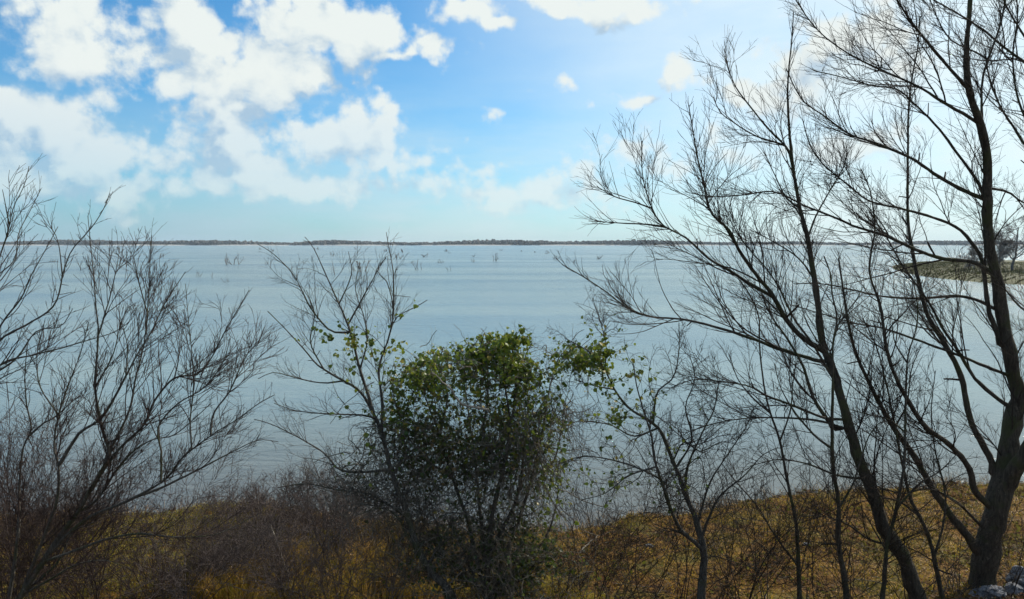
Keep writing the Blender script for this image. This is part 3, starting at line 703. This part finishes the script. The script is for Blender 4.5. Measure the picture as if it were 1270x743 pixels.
# ------------------------------------------------------------------ leaves on vine twigs
def leaves_on(root, base, P, clusters, n_ind, size=(.045, .085), prob_scale=1.0, matl='leaf', name='leaves', nmax=6000):
    """clusters: (px,py,Y,radius m, count)"""
    pts = P.reshape(-1, 3); Cs, n_all = [], 0
    for (px, py, Y, rx, rz, cnt) in clusters:
        c = at(px, py, Y); d = (pts - c) / np.array([rx, 1.1, rz])
        ok = np.where((d ** 2).sum(1) < rng.exponential(.55, len(d)))[0]
        if len(ok) == 0: continue
        pick = rng.choice(ok, cnt); Cs.append(pts[pick] + rng.normal(size=(cnt, 3)) * .02)
    C = np.concatenate(Cs); n = len(C)
    D = rng.normal(size=(n, 3)); D[:, 2] -= .7
    N = rng.normal(size=(n, 3)) * .7; N[:, 2] += .9; N[:, 0] += .35
    S = rng.uniform(*size, n)
    order = np.argsort(C[:, 1] - 25 * S)          # nearest and largest first
    ind = order[:n_ind]; rest = order[n_ind:]
    for k in ind:
        o = bpy.data.objects.new('leaf', LEAF_ME); COL.objects.link(o); o.parent = root
        d = Vector(D[k]).normalized(); bb = d.cross(Vector(N[k])).normalized(); nn = bb.cross(d)
        from mathutils import Matrix
        Rm = Matrix((bb, d, nn)).transposed().to_4x4()
        o.matrix_local = Matrix.Translation(Vector(C[k] - base)) @ Rm @ Matrix.Scale(float(S[k]), 4)
    Vl, Fl = leaf_arrays(C[rest], D[rest], N[rest], S[rest])
    o = link(name, mesh_from(name, Vl - base, F4=Fl, tint=np.repeat(rng.random(len(rest)), 9)), M[matl], root); o['kind'] = 'stuff'

def allpts(t): return np.concatenate([x[0].reshape(-1, 3) for x in t[2]])
pF = allpts(tF)
def vines(root, base, zones, name, m, rad=.0032):
    acc = Acc(); allv = []
    for (px, py, Y, rx, ry, rz, n, L, drop) in zones:
        c = at(px, py, Y); K = 9
        u = rng.normal(size=(n, 3)) * .5; P = np.zeros((n, K, 3)); P[:, 0] = c + u * [rx, ry, rz]
        D = rng.normal(size=(n, 3)); D[:, 2] -= drop; D /= np.linalg.norm(D, axis=1, keepdims=True); cur = rng.normal(size=(n, 3)) * .16
        st = L * rng.uniform(.4, 1.3, (n, 1)) / (K - 1)
        for k in range(1, K):
            D = D + cur + rng.normal(size=(n, 3)) * .2; D[:, 2] -= .06 * drop; D /= np.linalg.norm(D, axis=1, keepdims=True); P[:, k] = P[:, k - 1] + D * st
        ok = P[:, :, 2].min(1) > base[2] - .2
        P = P[ok]; allv.append(P.reshape(-1, 3)); R_ = np.full(P.shape[:2], rad) * (.55 + rng.exponential(.7, (len(P), 1)).clip(0, 3.2)) * np.linspace(1, .6, K)
        acc.add(*tubes(P, R_, 3))
    o = link(name, acc.mesh(name, base), m, root); o['kind'] = 'stuff'
    return np.concatenate(allv)
pV = vines(tF[0], tF[1], [(600, 560, 11.7, .85, .8, .9, 900, .9, 1.0), (520, 600, 11.6, .6, .6, .7, 600, .9, .5), (655, 540, 11.6, .5, .6, 1.0, 520, 1.1, 1.8), (590, 690, 11.4, 1.5, .8, .55, 1300, .8, .3), (610, 455, 11.6, .95, .7, .3, 420, .6, .3), (715, 445, 11.4, .45, .4, .25, 110, .7, .4), (520, 465, 11.4, .5, .4, .25, 130, .6, .3), (490, 540, 11.5, .55, .5, .6, 420, .8, .2), (690, 500, 11.5, .35, .5, .4, 120, .9, 1.8), (450, 600, 11.3, .6, .5, .5, 350, .8, .1)], 'hanging_vines', M['vine_stem'])
pF = np.concatenate([pF, pV])
leaves_on(tF[0], tF[1], pF, [(600, 440, 11.4, .75, .35, 1500), (555, 475, 11.4, .7, .3, 800), (655, 465, 11.4, .5, .3, 700), (630, 420, 11.4, .35, .15, 400), (715, 445, 11.4, .55, .25, 520), (515, 468, 11.4, .5, .35, 620), (640, 520, 11.3, .7, .6, 500), (535, 445, 11.4, .3, .15, 200), (500, 510, 11.4, .3, .3, 260), (690, 600, 11.5, .3, 1.3, 420), (660, 500, 11.3, .4, .6, 350)], 280, size=(.028, .082))
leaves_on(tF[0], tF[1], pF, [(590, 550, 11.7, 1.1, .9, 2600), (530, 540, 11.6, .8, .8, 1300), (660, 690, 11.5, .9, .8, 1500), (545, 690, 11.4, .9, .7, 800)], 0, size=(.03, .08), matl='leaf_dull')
leaves_on(tE[0], tE[1], allpts(tE), [(430, 425, 11.0, .5, .22, 110), (405, 415, 11.0, .25, .15, 50), (450, 440, 11, .3, .25, 60), (515, 440, 11, .35, .5, 60), (440, 530, 11, .4, .7, 60)], 200, size=(.035, .08))
leaves_on(tD[0], tD[1], allpts(tD), [(735, 440, 10.9, .55, .4, 330), (770, 450, 10.9, .4, .35, 160), (760, 500, 10.9, .6, .5, 160), (745, 580, 10.9, .5, .5, 90), (835, 590, 10.9, .5, .6, 60)], 260, size=(.03, .075))

# bleached dead branches lying in the bush and on the bank
def limb_obj(name, label, cat, pts3, r0, r1, m, group=None):
    P = smooth_path(pts3, 16); P[1:-1] += rng.normal(size=(14, 3)) * .006
    V1, F1 = tubes(P[None], np.linspace(r0, r1, 16)[None], 8)
    acc = Acc(); acc.add(V1, F1)
    tw, tr = grow(P[None], np.linspace(r0, r1, 16)[None], 3, .3, K=5, rmin=.003)
    if len(tw): acc.add(*tubes(tw, tr, 4))
    return tag(link(name, acc.mesh(name, P[0]), m, loc=P[0]), label, cat, group)
limb_obj('dead_branch', 'bleached forked dead branch caught in the front of the central bush', 'branch', [at(606, 508, 10.5), at(573, 501, 10.4), at(560, 484, 10.35), at(548, 472, 10.3), at(535, 462, 10.3)], .02, .006, M['dead_wood'])
for (pa, pb, lab) in [((719, 688), (742, 674), 'pale broken stick lying on golden grass right of the central bush'), ((473, 735), (514, 700), 'pale dead stick leaning at the foot of the dark leaning trunk'), ((335, 650), (362, 720), 'pale thin dead stick standing in tall grass left of centre')]:
    a = hit(*pa); c = hit(*pb); a[2] += .05; c[2] += .18 if pa[1] > pb[1] else .08
    if 'standing' in lab: c = hit(362, 728); a = at(335, 650, c[1] + .3)
    limb_obj('dead_branch', lab, 'branch', [a, (a + c) / 2 + [0, 0, .02], c], .016, .008, M['dead_wood'])

# ------------------------------------------------------------------ low brush along the bank
def brush(name, label, px, py, height, spread, nst, m, group, lean=(0, 0), dens=1.0, Y=None, r0=.008, dark=False):
    b0 = hit(px, py) if Y is None else at(px, py, Y)
    base = np.array([b0[0], b0[1], gz(b0[0], b0[1]) - .03])
    root = link(name, None, None, loc=base); tag(root, label, 'shrub', group)
    K = 9; n = nst
    P = np.zeros((n, K, 3)); P[:, 0] = base + rng.normal(size=(n, 3)) * [spread * .14, spread * .14, 0]
    D = rng.normal(size=(n, 3)) * [spread, spread, .1] * .8; D[:, 2] = 1; D[:, 0] += lean[0]; D[:, 1] += lean[1]; D /= np.linalg.norm(D, axis=1, keepdims=True)
    ln = height * rng.uniform(.6, 1.15, n) / (K - 1)
    for k in range(1, K):
        D = D + rng.normal(size=(n, 3)) * .12; D /= np.linalg.norm(D, axis=1, keepdims=True); P[:, k] = P[:, k - 1] + D * ln[:, None]
    R = np.linspace(r0, r0 * .35, K)[None] * rng.uniform(.6, 1.2, (n, 1))
    for i in range(n):
        V1, F1 = tubes(P[i:i + 1], R[i:i + 1], 5)
        link('stem', mesh_from('stem', V1 - base, F4=F1), m, root)
    acc = Acc(); cur = (P, R)
    for kw in (dict(per_m=9 * dens, L=height * .55, ang=42, up=.04, wander=.16, K=8, rmin=.0036, rl=.004), dict(per_m=9 * dens / max(height, .8), L=height * .32, ang=42, up=.03, wander=.16, K=5, rmin=.0030), dict(per_m=6, L=.2, ang=38, up=.02, wander=.13, K=4, rmin=.0025)):
        nP, nR = grow(*cur, **kw); acc.add(*tubes(nP, nR, 3)); cur = (nP, nR)
    t = link('twigs', acc.mesh('twigs', base), m, root); t['kind'] = 'stuff'
    return root, base, cur
BR = [
 (110, 735, 1.1, .9, 16, 'twig_brush', 'low grey brush at the foot of the big red twigged shrub'),
 (165, 742, .6, .9, 10, 'twig_brush', 'low grey brush just below the yellow grass patch at left'),
 (230, 742, 1.3, .8, 18, 'twig_brush', 'grey twiggy brush at the bottom edge, below the yellow grass'),
 (290, 700, 1.0, .8, 18, 'twig_brush', 'rounded grey brush behind, right of the yellow grass patch'),
 (300, 725, 1.4, .8, 18, 'twig_brush', 'tallest grey brush with dark forked stems in the lower left quarter'),
 (335, 660, 1.0, 1.0, 20, 'twig_red', 'reddish brush at the water edge left of the leaning small tree'),
 (390, 665, 1.0, 1.0, 20, 'twig_brush', 'matted grey brush behind the golden tall grass'),
 (310, 640, .8, .8, 14, 'twig_red', 'reddish brush standing at the shore beyond the yellow grass'),
 (430, 700, 1.1, .8, 14, 'twig_brush', 'thin grey brush among the tall golden grass'),
 (470, 670, 1.0, .8, 16, 'twig_brush', 'grey brush left of the dark leaning trunk'),
 (500, 738, .8, 1.0, 16, 'twig_red', 'purplish low brush in front of the dark leaning trunk'),
 (545, 690, 1.2, .8, 16, 'twig_brush', 'grey brush between the leaning trunk and the central bush'),
 (650, 742, 1.1, .8, 18, 'twig_grey', 'low tangled brush at the foot of the central bush'),
 (700, 738, .9, .7, 12, 'twig_grey', 'small grey brush right of the central bush foot'),
 (905, 742, .8, .7, 8, 'twig_red', 'thin purplish stems right of the small crooked tree trunk'),
 (1015, 742, .7, .9, 10, 'twig_grey', 'low brush between the two slender saplings on the right'),
 (1165, 742, .8, 1.1, 16, 'twig_grey', 'low dark brush left of the largest trunk'),
 (1200, 730, .7, 1.2, 16, 'twig_grey', 'low brush wrapped round the foot of the largest trunk'),
 (1255, 712, .7, 1.2, 14, 'twig_grey', 'low brush right of the largest trunk behind the pale rocks'),
 (1115, 700, .7, 1.0, 12, 'twig_red', 'reddish spreading brush behind the leaning willow trunk'),
 (30, 742, .9, 1.0, 14, 'twig_grey', 'brush in the bottom left corner above mossy grass'),
]
BR += [
 (275, 645, 1.0, .9, 12, 'twig_brush', 'grey brush on the shore beyond the yellow grass, hiding the waterline'),
 (365, 645, 1.3, 1.1, 20, 'twig_brush', 'wide grey brush on the waterline left of the leaning small tree'),
 (440, 660, 1.4, 1.0, 18, 'twig_brush', 'grey brush on the waterline behind the leaning small tree'),
 (90, 660, 1.2, 1.1, 16, 'twig_brush', 'grey brush on the shore behind the big left shrub'),
 (740, 765, 2.9, .5, 12, 'twig_dark', 'tall thin tangled stems just right of the central bush'),
 (845, 765, 2.8, .6, 12, 'twig_dark', 'tall thin tangled stems behind the crooked tree trunk'),
 (920, 765, 3.2, .5, 12, 'twig_dark', 'tallest thin tangled stems between the crooked tree and the saplings'),
 (5, 775, 3.2, .35, 14, 'twig_red', 'tall red twigs at the very left edge, below the overhanging shrub'),
 (190, 772, 2.7, .4, 8, 'twig_red', 'tall red twigs between the left corner growth and the arching limb tips'),
 (420, 760, 2.2, .5, 12, 'twig_brush', 'tall thin grey twigs left of the leaning dark trunk'),
 (480, 765, 2.4, .45, 12, 'twig_brush', 'tall thin grey twigs crossing the leaning dark trunk'),
 (800, 765, 2.2, .45, 10, 'twig_dark', 'tall thin dark stems left of the crooked tree, over the grass'),
 (1005, 765, 2.6, .5, 10, 'twig_dark', 'tall thin dark stems between the two slender saplings'),
 (1130, 765, 2.6, .5, 10, 'twig_dark', 'tall thin dark stems in front of the leaning willow foot'),
 (40, 770, 3.6, .42, 16, 'twig_red', 'tall fine red twigged growth behind the big shrub at the left corner'),
 (120, 768, 3.1, .45, 16, 'twig_red', 'tall red twigged growth right of the left corner, behind the arching limbs'),
 (235, 765, 2.5, .5, 14, 'twig_brush', 'tall grey twigged growth right of the arching limbs, at the bottom edge'),
 (360, 750, 1.7, .9, 18, 'twig_brush', 'mid height grey growth between the lower left brush and tall golden grass'),
 (330, 700, 1.5, 1.0, 20, 'twig_brush', 'wide matted grey growth on the shore side of the tall golden grass'),
 (420, 650, 1.1, 1.0, 20, 'twig_brush', 'matted grey brush on the water edge behind the tall golden grass'),
 (225, 750, .7, 1.0, 8, 'twig_brush', 'matted low grey brush under the arching limbs of the left shrub'),
 (760, 748, 1.5, .6, 10, 'twig_brush', 'thin grey stems left of the crooked tree trunk'),
 (895, 748, 2.3, .5, 9, 'twig_dark', 'tall thin dark stems just right of the crooked tree trunk'),
 (950, 748, 2.4, .6, 9, 'twig_dark', 'tall thin dark stems left of the slender sapling'),
 (1065, 748, 2.4, .7, 10, 'twig_dark', 'tall thin dark stems between the upright young willow and the leaning willow'),
 (1185, 738, 2.0, .8, 10, 'twig_dark', 'tall thin dark stems against the left side of the largest trunk'),
 (1262, 738, 1.8, .8, 12, 'twig_dark', 'dark thin stems right of the largest trunk at the frame edge'),
 (830, 735, .6, 1.1, 14, 'twig_brush', 'low tangled twigs on the grass left of the crooked tree'),
 (940, 700, .5, 1.2, 14, 'twig_brush', 'low spreading twigs on the grass in the middle of the right bank'),
 (1080, 742, .6, 1.2, 16, 'twig_brush', 'low dark tangle at the foot of the leaning willow'),
]
for (px, py, h_, sp, ns, mm, lab) in BR:
    dn = .5 if px > 740 else (.85 if h_ > 2 else 1.15)
    ns = max(4, int(ns * (.6 if px > 740 else .85 if h_ > 2 else 1.1)))
    brush('brush', lab, px, py, h_, sp, ns, M[mm], 'low bare brush along the bank', dens=dn)

# ------------------------------------------------------------------ grass
def blades(n, region, hmin, hmax, lean, width, m, name, label, keep=None):
    X = rng.uniform(region[0], region[1], n); Yy = rng.uniform(region[2], region[3], n)
    ok = (shore_y(X) - Yy) > .12
    clump = np.array([nz(x, y, 1.3, 7) for x, y in zip(X, Yy)])
    ok &= rng.random(n) < (.6 + clump * .9)
    if name == 'dry_grass':
        pt = np.array([nz(x, y, .75, 41) + .5 * nz(x, y, 1.9, 44) for x, y in zip(X, Yy)]); ok &= rng.random(n) < np.clip(.85 - 2.4 * pt, .08, 1)
    if keep is not None: ok &= keep(X, Yy)
    X, Yy, clump = X[ok], Yy[ok], clump[ok]; n = len(X)
    Z = ground_z(X, Yy) + np.array([.10 * nz(x, y, .6, 3) + .05 * nz(x, y, 2.2, 9) for x, y in zip(X, Yy)])
    hh = rng.uniform(hmin, hmax, n) * (1 + clump * .6)
    A = np.array([nz(x, y, .8, 31) * 6 for x, y in zip(X, Yy)]) + rng.normal(size=n) * .8
    ld = np.column_stack([np.cos(A), np.sin(A), np.zeros(n)]) * (lean * rng.uniform(.3, 1.3, n))[:, None]
    S = np.column_stack([X, Yy, Z - .02]); up = np.array([0, 0, 1.])
    p1 = S + (up * .6 + ld * .3) * hh[:, None]; p2 = S + (up * .85 + ld * .95) * hh[:, None] ; p2[:, 2] -= hh * .15 * lean
    sd = np.column_stack([rng.normal(size=n), rng.normal(size=n) * .4, np.zeros(n)]); sd /= np.linalg.norm(sd, axis=1, keepdims=True); w = (width * rng.uniform(.6, 1.4, n))[:, None] * sd
    V = np.stack([S - w, S + w, p1 - w * .8, p1 + w * .8, p2 - w * .15, p2 + w * .15], 1).reshape(-1, 3)
    f = np.array([[0, 1, 3, 2], [2, 3, 5, 4]]); F = (np.arange(n)[:, None, None] * 6 + f).reshape(-1, 4)
    tn = np.clip(rng.random(n) * .62 + clump * .6 + .12 + .12 * np.array([nz(x, y, .35, 60) for x, y in zip(X, Yy)]), 0, .999)
    tag(link(name, mesh_from(name, V, F4=F, tint=np.repeat(tn, 6), smooth=False), m), label, 'grass', kind='stuff')
blades(210000, (-14, 17, 8.5, 21), .05, .16, 1.3, .007, M['grass'], 'dry_grass', 'golden brown matted dead grass covering the lake bank')
ell = lambda px, py, rx, ry: (lambda c, rx=rx, ry=ry: (lambda X, Y: ((X - c[0]) / rx) ** 2 + ((Y - c[1]) / ry) ** 2 < 1))(hit(px, py))
k1 = ell(400, 715, 2.4, 1.8); k2 = ell(490, 690, 1.2, 1.5)
blades(60000, (-7, 1, 9, 16), .25, .55, .6, .006, M['grass'], 'tall_grass', 'tall upright golden grass left of the leaning dark trunk', keep=lambda X, Y: k1(X, Y) | k2(X, Y))
k3 = ell(200, 665, 2.6, 2.4); k4 = ell(60, 725, 2.2, 1.5); k5 = ell(650, 735, 1.4, 1.2)
blades(110000, (-12, 3, 8, 18), .08, .24, 1.0, .007, M['grass_green'], 'mossy_grass', 'yellow green mossy grass at the left and below the central bush', keep=lambda X, Y: k3(X, Y) | k4(X, Y) | k5(X, Y))
# reeds and debris along the waterline
n = 5200; X = rng.uniform(-13, 16, n); Yy = shore_y(X) + rng.normal(size=n) * .16 + .02; cl = np.array([nz(x, 3.3, .9, 12) for x in X]); ok = rng.random(n) < .35 + cl * 1.2; X, Yy = X[ok], Yy[ok]; n = len(X)
P = np.zeros((n, 4, 3)); P[:, 0] = np.column_stack([X, Yy, np.full(n, -.03)]); D = rng.normal(size=(n, 3)) * .35; D[:, 2] = 1
for k in range(1, 4):
    P[:, k] = P[:, k - 1] + D * (rng.uniform(.05, .14, n)[:, None]); D[:, :2] *= 1.35
Vt, Ft = tubes(P, np.tile([.004, .0035, .0028, .001], (n, 1)), 3)
tag(link('shore_reeds', mesh_from('shore_reeds', Vt, F4=Ft, tint=np.repeat(rng.random(n), 12)), M['grass']), 'short dead reeds standing along the waterline', 'reeds', kind='stuff')
# fallen twigs
n = 3600; X = rng.uniform(-12, 14, n); Yy = np.where(rng.random(n) < .25, shore_y(X) - rng.exponential(.22, n), rng.uniform(9.5, 19.5, n)); ok = (shore_y(X) - Yy) > .0; X, Yy = X[ok], Yy[ok]; n = len(X)
K = 6; P = np.zeros((n, K, 3)); A = rng.uniform(0, 6.28, n); D = np.column_stack([np.cos(A), np.sin(A) * .7, rng.normal(size=n) * .12]); L_ = rng.exponential(.28, n).clip(.08, 1.2)
P[:, 0] = np.column_stack([X, Yy, [gz(x, y) for x, y in zip(X, Yy)]]) + [0, 0, .06]
for k in range(1, K):
    D = D + rng.normal(size=(n, 3)) * [.2, .2, .06]; D /= np.linalg.norm(D, axis=1, keepdims=True); P[:, k] = P[:, k - 1] + D * (L_ / (K - 1))[:, None]
Vt, Ft = tubes(P, np.linspace(1, .5, K)[None] * rng.uniform(.003, .009, (n, 1)), 4)
tag(link('fallen_twigs', mesh_from('fallen_twigs', Vt, F4=Ft), M['twig_fallen']), 'broken grey twigs lying all over the grassy bank', 'twigs', kind='stuff')
# leaf litter
n = 42000; X = rng.uniform(-13, 16, n); Yy = rng.uniform(9, 20, n); ok = (shore_y(X) - Yy) > .2; pt = np.array([nz(x, y, .75, 41) for x, y in zip(X, Yy)]); ok &= rng.random(n) < (.25 + 2.6 * pt); X, Yy = X[ok], Yy[ok]; n = len(X)
Z = ground_z(X, Yy) + np.array([.10 * nz(x, y, .6, 3) + .05 * nz(x, y, 2.2, 9) for x, y in zip(X, Yy)]) + rng.uniform(.02, .10, n)
Vl, Fl = leaf_arrays(np.column_stack([X, Yy, Z]), rng.normal(size=(n, 3)) * [1, 1, .3], rng.normal(size=(n, 3)) * .5 + [0, 0, 1], rng.uniform(.04, .09, n))
tag(link('leaf_litter', mesh_from('leaf_litter', Vl, F4=Fl, tint=np.repeat(rng.random(n), 9)), M['litter']), 'brown fallen leaves scattered over the grassy bank', 'leaf litter', kind='stuff')

# ------------------------------------------------------------------ rocks in the lower right corner
def rock(px, py, Y, s, label, seed):
    V, F = ico(4); r_ = np.random.default_rng(seed)
    pl = r_.normal(size=(9, 3)); pl /= np.linalg.norm(pl, axis=1, keepdims=True); dd = r_.uniform(.55, .85, 9)
    for nrm, d in zip(pl, dd):
        k = V @ nrm; V = V - np.maximum(k - d, 0)[:, None] * nrm
    V = V * (1 + .22 * np.array([mnoise.noise(Vector(v * 2.3 + seed)) + .5 * mnoise.noise(Vector(v * 7 + seed)) for v in V])[:, None])
    V = V * np.array(s)
    c = hit(px, py); c = at(px, py, Y) if c is None else c; z = gz(c[0], c[1])
    return tag(link('rock', mesh_from('rock', V, F3=F, smooth=False), M['rock'], loc=(c[0], c[1], z + s[2] * .35)), label, 'rock', 'pale limestone rocks in the corner')
rock(1232, 742, 10.2, (.24, .2, .16), 'pale grey rock at the bottom edge, leftmost of the corner rocks', 3)
rock(1258, 738, 10.3, (.20, .2, .17), 'pale grey rock in the middle of the corner rocks', 8)
rock(1264, 722, 10.7, (.22, .2, .19), 'upper pale rock at the right edge, topmost of the corner rocks', 21)
rock(1212, 741, 9.9, (.15, .15, .1), 'small rock half hidden below the leftmost corner rock', 5)
rock(1288, 730, 10.3, (.3, .25, .2), 'rock cut by the right edge of the view', 13)
for (px, py, lab, sd) in [(999, 677, 'small white stone in the grass beside the slender sapling', 2), (805, 679, 'small pale stone in the grass left of the crooked tree', 4)]:
    p = hit(px, py); r = rock(px, py, p[1], (.10, .07, .045), lab, sd); r['group'] = 'small pale stones in the grass'

# ------------------------------------------------------------------ drowned brush standing in the lake
def snag(px, py, hpx, nst, label, spread=.45, th=1.0, name='drowned_shrub'):
    grp = 'faint drowned twigs far out' if label.startswith('small drowned twigs far out') else 'drowned dead brush standing in the lake'
    d = ray(px, py); s = CAM_H / -d[2]; X, Y = d[0] * s, d[1] * s
    hm = hpx / FPX * Y; base = np.array([X, Y, 0.0]); K = 7; n = nst
    P = np.zeros((n, K, 3)); P[:, 0] = base + rng.normal(size=(n, 3)) * [hm * .25 * (n > 1), hm * .25 * (n > 1), 0] - [0, 0, .4]
    D = rng.normal(size=(n, 3)) * [spread, spread, 0]; D[:, 2] = 1; D /= np.linalg.norm(D, axis=1, keepdims=True)
    ln = hm * rng.uniform(.6, 1.05, n) / (K - 1)
    for k in range(1, K):
        D = D + rng.normal(size=(n, 3)) * .14; D /= np.linalg.norm(D, axis=1, keepdims=True); P[:, k] = P[:, k - 1] + D * ln[:, None]
    r0 = .00045 * Y * th; R = np.linspace(r0, r0 * .4, K)[None] * rng.uniform(.7, 1.2, (n, 1))
    acc = Acc(); acc.add(*tubes(P, R, 5)); nP, nR = grow(P, R, 2.6 / max(hm, .5) * 2, hm * .4, ang=42, K=5, rmin=r0 * .35, up=.06); acc.add(*tubes(nP, nR, 3))
    if len(nP):
        mP, mR = grow(nP, nR, 3 / max(hm, .5), hm * .25, K=4, rmin=r0 * .28)
        if len(mP): acc.add(*tubes(mP, mR, 3))
    tag(link(name, acc.mesh(name, base), M['snag'], loc=base), label, 'drowned shrub', grp)
SN = [(113, 335, 20, 9, 'wide clump of drowned stems farthest left in the lake', .25, .9), (285, 328, 18, 8, 'bushiest forked drowned shrub left of centre', .8, 1.1), (279, 350, 15, 3, 'thin drowned stems just below the bushiest one', .3, .7),
 (247, 343, 14, 3, 'thin upright drowned sticks left of the bushiest one', .25, .7), (264, 345, 10, 2, 'faint pair of drowned sticks', .2, .6), (432, 326, 9, 2, 'low drowned twig left of the dark stump', .3, .7),
 (449, 337, 22, 4, 'dark drowned stump with pointed upright stem', .12, 2.0), (420, 341, 24, 3, 'tall thin drowned stems left of the dark stump', .15, .7), (443, 336, 14, 4, 'small leafless drowned twigs beside the dark stump', .6, .7),
 (527, 319, 8, 5, 'small dark drowned shrub in the middle distance', .7, .9), (553, 312, 5, 4, 'tiny drowned shrub close to the far shore', .6, .8), (562, 336, 12, 2, 'pair of drowned sticks in open water at centre', .15, .7),
 (612, 324, 12, 3, 'drowned shrub with two stems right of centre', .2, .9), (587, 325, 7, 3, 'small drowned twigs at centre', .6, .6), (621, 311, 4, 6, 'low dark drowned thicket close to the far shore', .9, .8), (648, 312, 3, 4, 'tiniest drowned shrub near the far shore', .9, .8), (510, 326, 6, 3, 'faint drowned twigs left of the small dark shrub', .6, .6),
 (213, 332, 12, 3, 'faint drowned stems between the left clump and the bushiest one', .4, .6), (664, 313, 3, 4, 'tiny drowned shrub right of the low thicket near the far shore', .9, .8), (413, 317, 5, 3, 'small drowned shrub far out left of the dark stump', .8, .8), (690, 322, 8, 4, 'drowned shrub seen through the willow twigs', .5, .8), (712, 326, 9, 3, 'drowned stems right of centre behind willow twigs', .4, .8)]
r5 = np.random.default_rng(77)
for k in range(22):
    px = r5.choice([r5.uniform(40, 380), r5.uniform(380, 760)]); py = 309 + r5.exponential(11); hh = 3 + (py - 305) * r5.uniform(.2, .5)
    SN.append((px, min(py, 348), min(hh, 15), int(r5.integers(2, 6)), 'small drowned twigs far out in the lake, barely visible', r5.uniform(.2, .8), .75))
for (px, py, h_, ns, lab, sp, th) in SN: snag(px, py, h_, ns, lab, sp, th)

# ------------------------------------------------------------------ bare trees on the far spit
#far
def far_tree(px, py_base, py_top, Y, label, w=.5):
    c = at(px, py_base, Y); c[2] = 1.0; top = at(px, py_top, Y)[2]; hm = top - c[2]
    root = link('bare_tree', None, None, loc=c); tag(root, label, 'tree', 'bare trees on the far spit')
    K = 10; P = np.zeros((1, K, 3)); P[0, :, 2] = np.linspace(0, hm * .75, K); P[0, :, 0] = np.cumsum(rng.normal(size=K) * hm * .012); R = np.linspace(hm * .022, hm * .008, K)[None]
    V1, F1 = tubes(P, R, 8); link('trunk', mesh_from('trunk', V1, F4=F1), M['spit_wood'], root)
    acc = Acc()
    cP, cR = grow(P, R, 16 / hm, hm * .62, ang=56, up=.03, wander=.10, K=7, tmin=.08, rk=.6, rmin=.05, rl=.014, plen=1.0); acc.add(*tubes(cP, cR, 4))
    for (pm, L, rm) in ((20 / hm * 1.0, hm * .26, .035), (40 / hm, hm * .14, .026), (44 / hm, hm * .08, .022)):
        cP, cR = grow(cP, cR, pm, L, ang=42, up=.04, wander=.12, K=5, rmin=rm, plen=.9); acc.add(*tubes(cP, cR, 3))
    t = link('crown', acc.mesh('crown'), M['spit_wood'], root); t['kind'] = 'stuff'
far_tree(1222, 330, 286, 150, 'leftmost and smaller bare tree on the far spit')
far_tree(1240, 331, 272, 154, 'round crowned grey bare tree on the spit, right of the leftmost')
far_tree(1256, 331, 264, 150, 'taller grey bare tree on the spit, second from the right edge')
far_tree(1274, 331, 262, 148, 'tall bare tree on the spit at the right edge of the view')
far_tree(1300, 331, 258, 156, 'bare tree on the spit beyond the right edge of the view')
far_tree(1208, 330, 302, 160, 'lowest bare tree near the tip of the spit')

print('verts', sum(len(m.vertices) for m in bpy.data.meshes), 'polys', sum(len(m.polygons) for m in bpy.data.meshes))

# ------------------------------------------------------------------ haze
def box(x0, x1, y0, y1, z0, z1):
    V = np.array([[x, y, z] for z in (z0, z1) for y in (y0, y1) for x in (x0, x1)], float)
    F = np.array([[0, 2, 3, 1], [4, 5, 7, 6], [0, 1, 5, 4], [2, 6, 7, 3], [0, 4, 6, 2], [1, 3, 7, 5]])
    return mesh_from('haze', V, F4=F, smooth=False)
hm = bpy.data.materials.new('haze'); hm.use_nodes = True
nd, lk = new_nodes(hm.node_tree)
ho = nd.new('ShaderNodeOutputMaterial'); pv = nd.new('ShaderNodeVolumePrincipled')
pv.inputs['Color'].default_value = (.78, .90, 1, 1); pv.inputs['Density'].default_value = .00007
lk.new(pv.outputs[0], ho.inputs['Volume'])
hz_o = link('haze', box(-4400, 4400, -1000, 4300, -4, 50), hm); hz_o['kind'] = 'stuff'; hz_o['label'] = 'thin blue air haze over the lake'
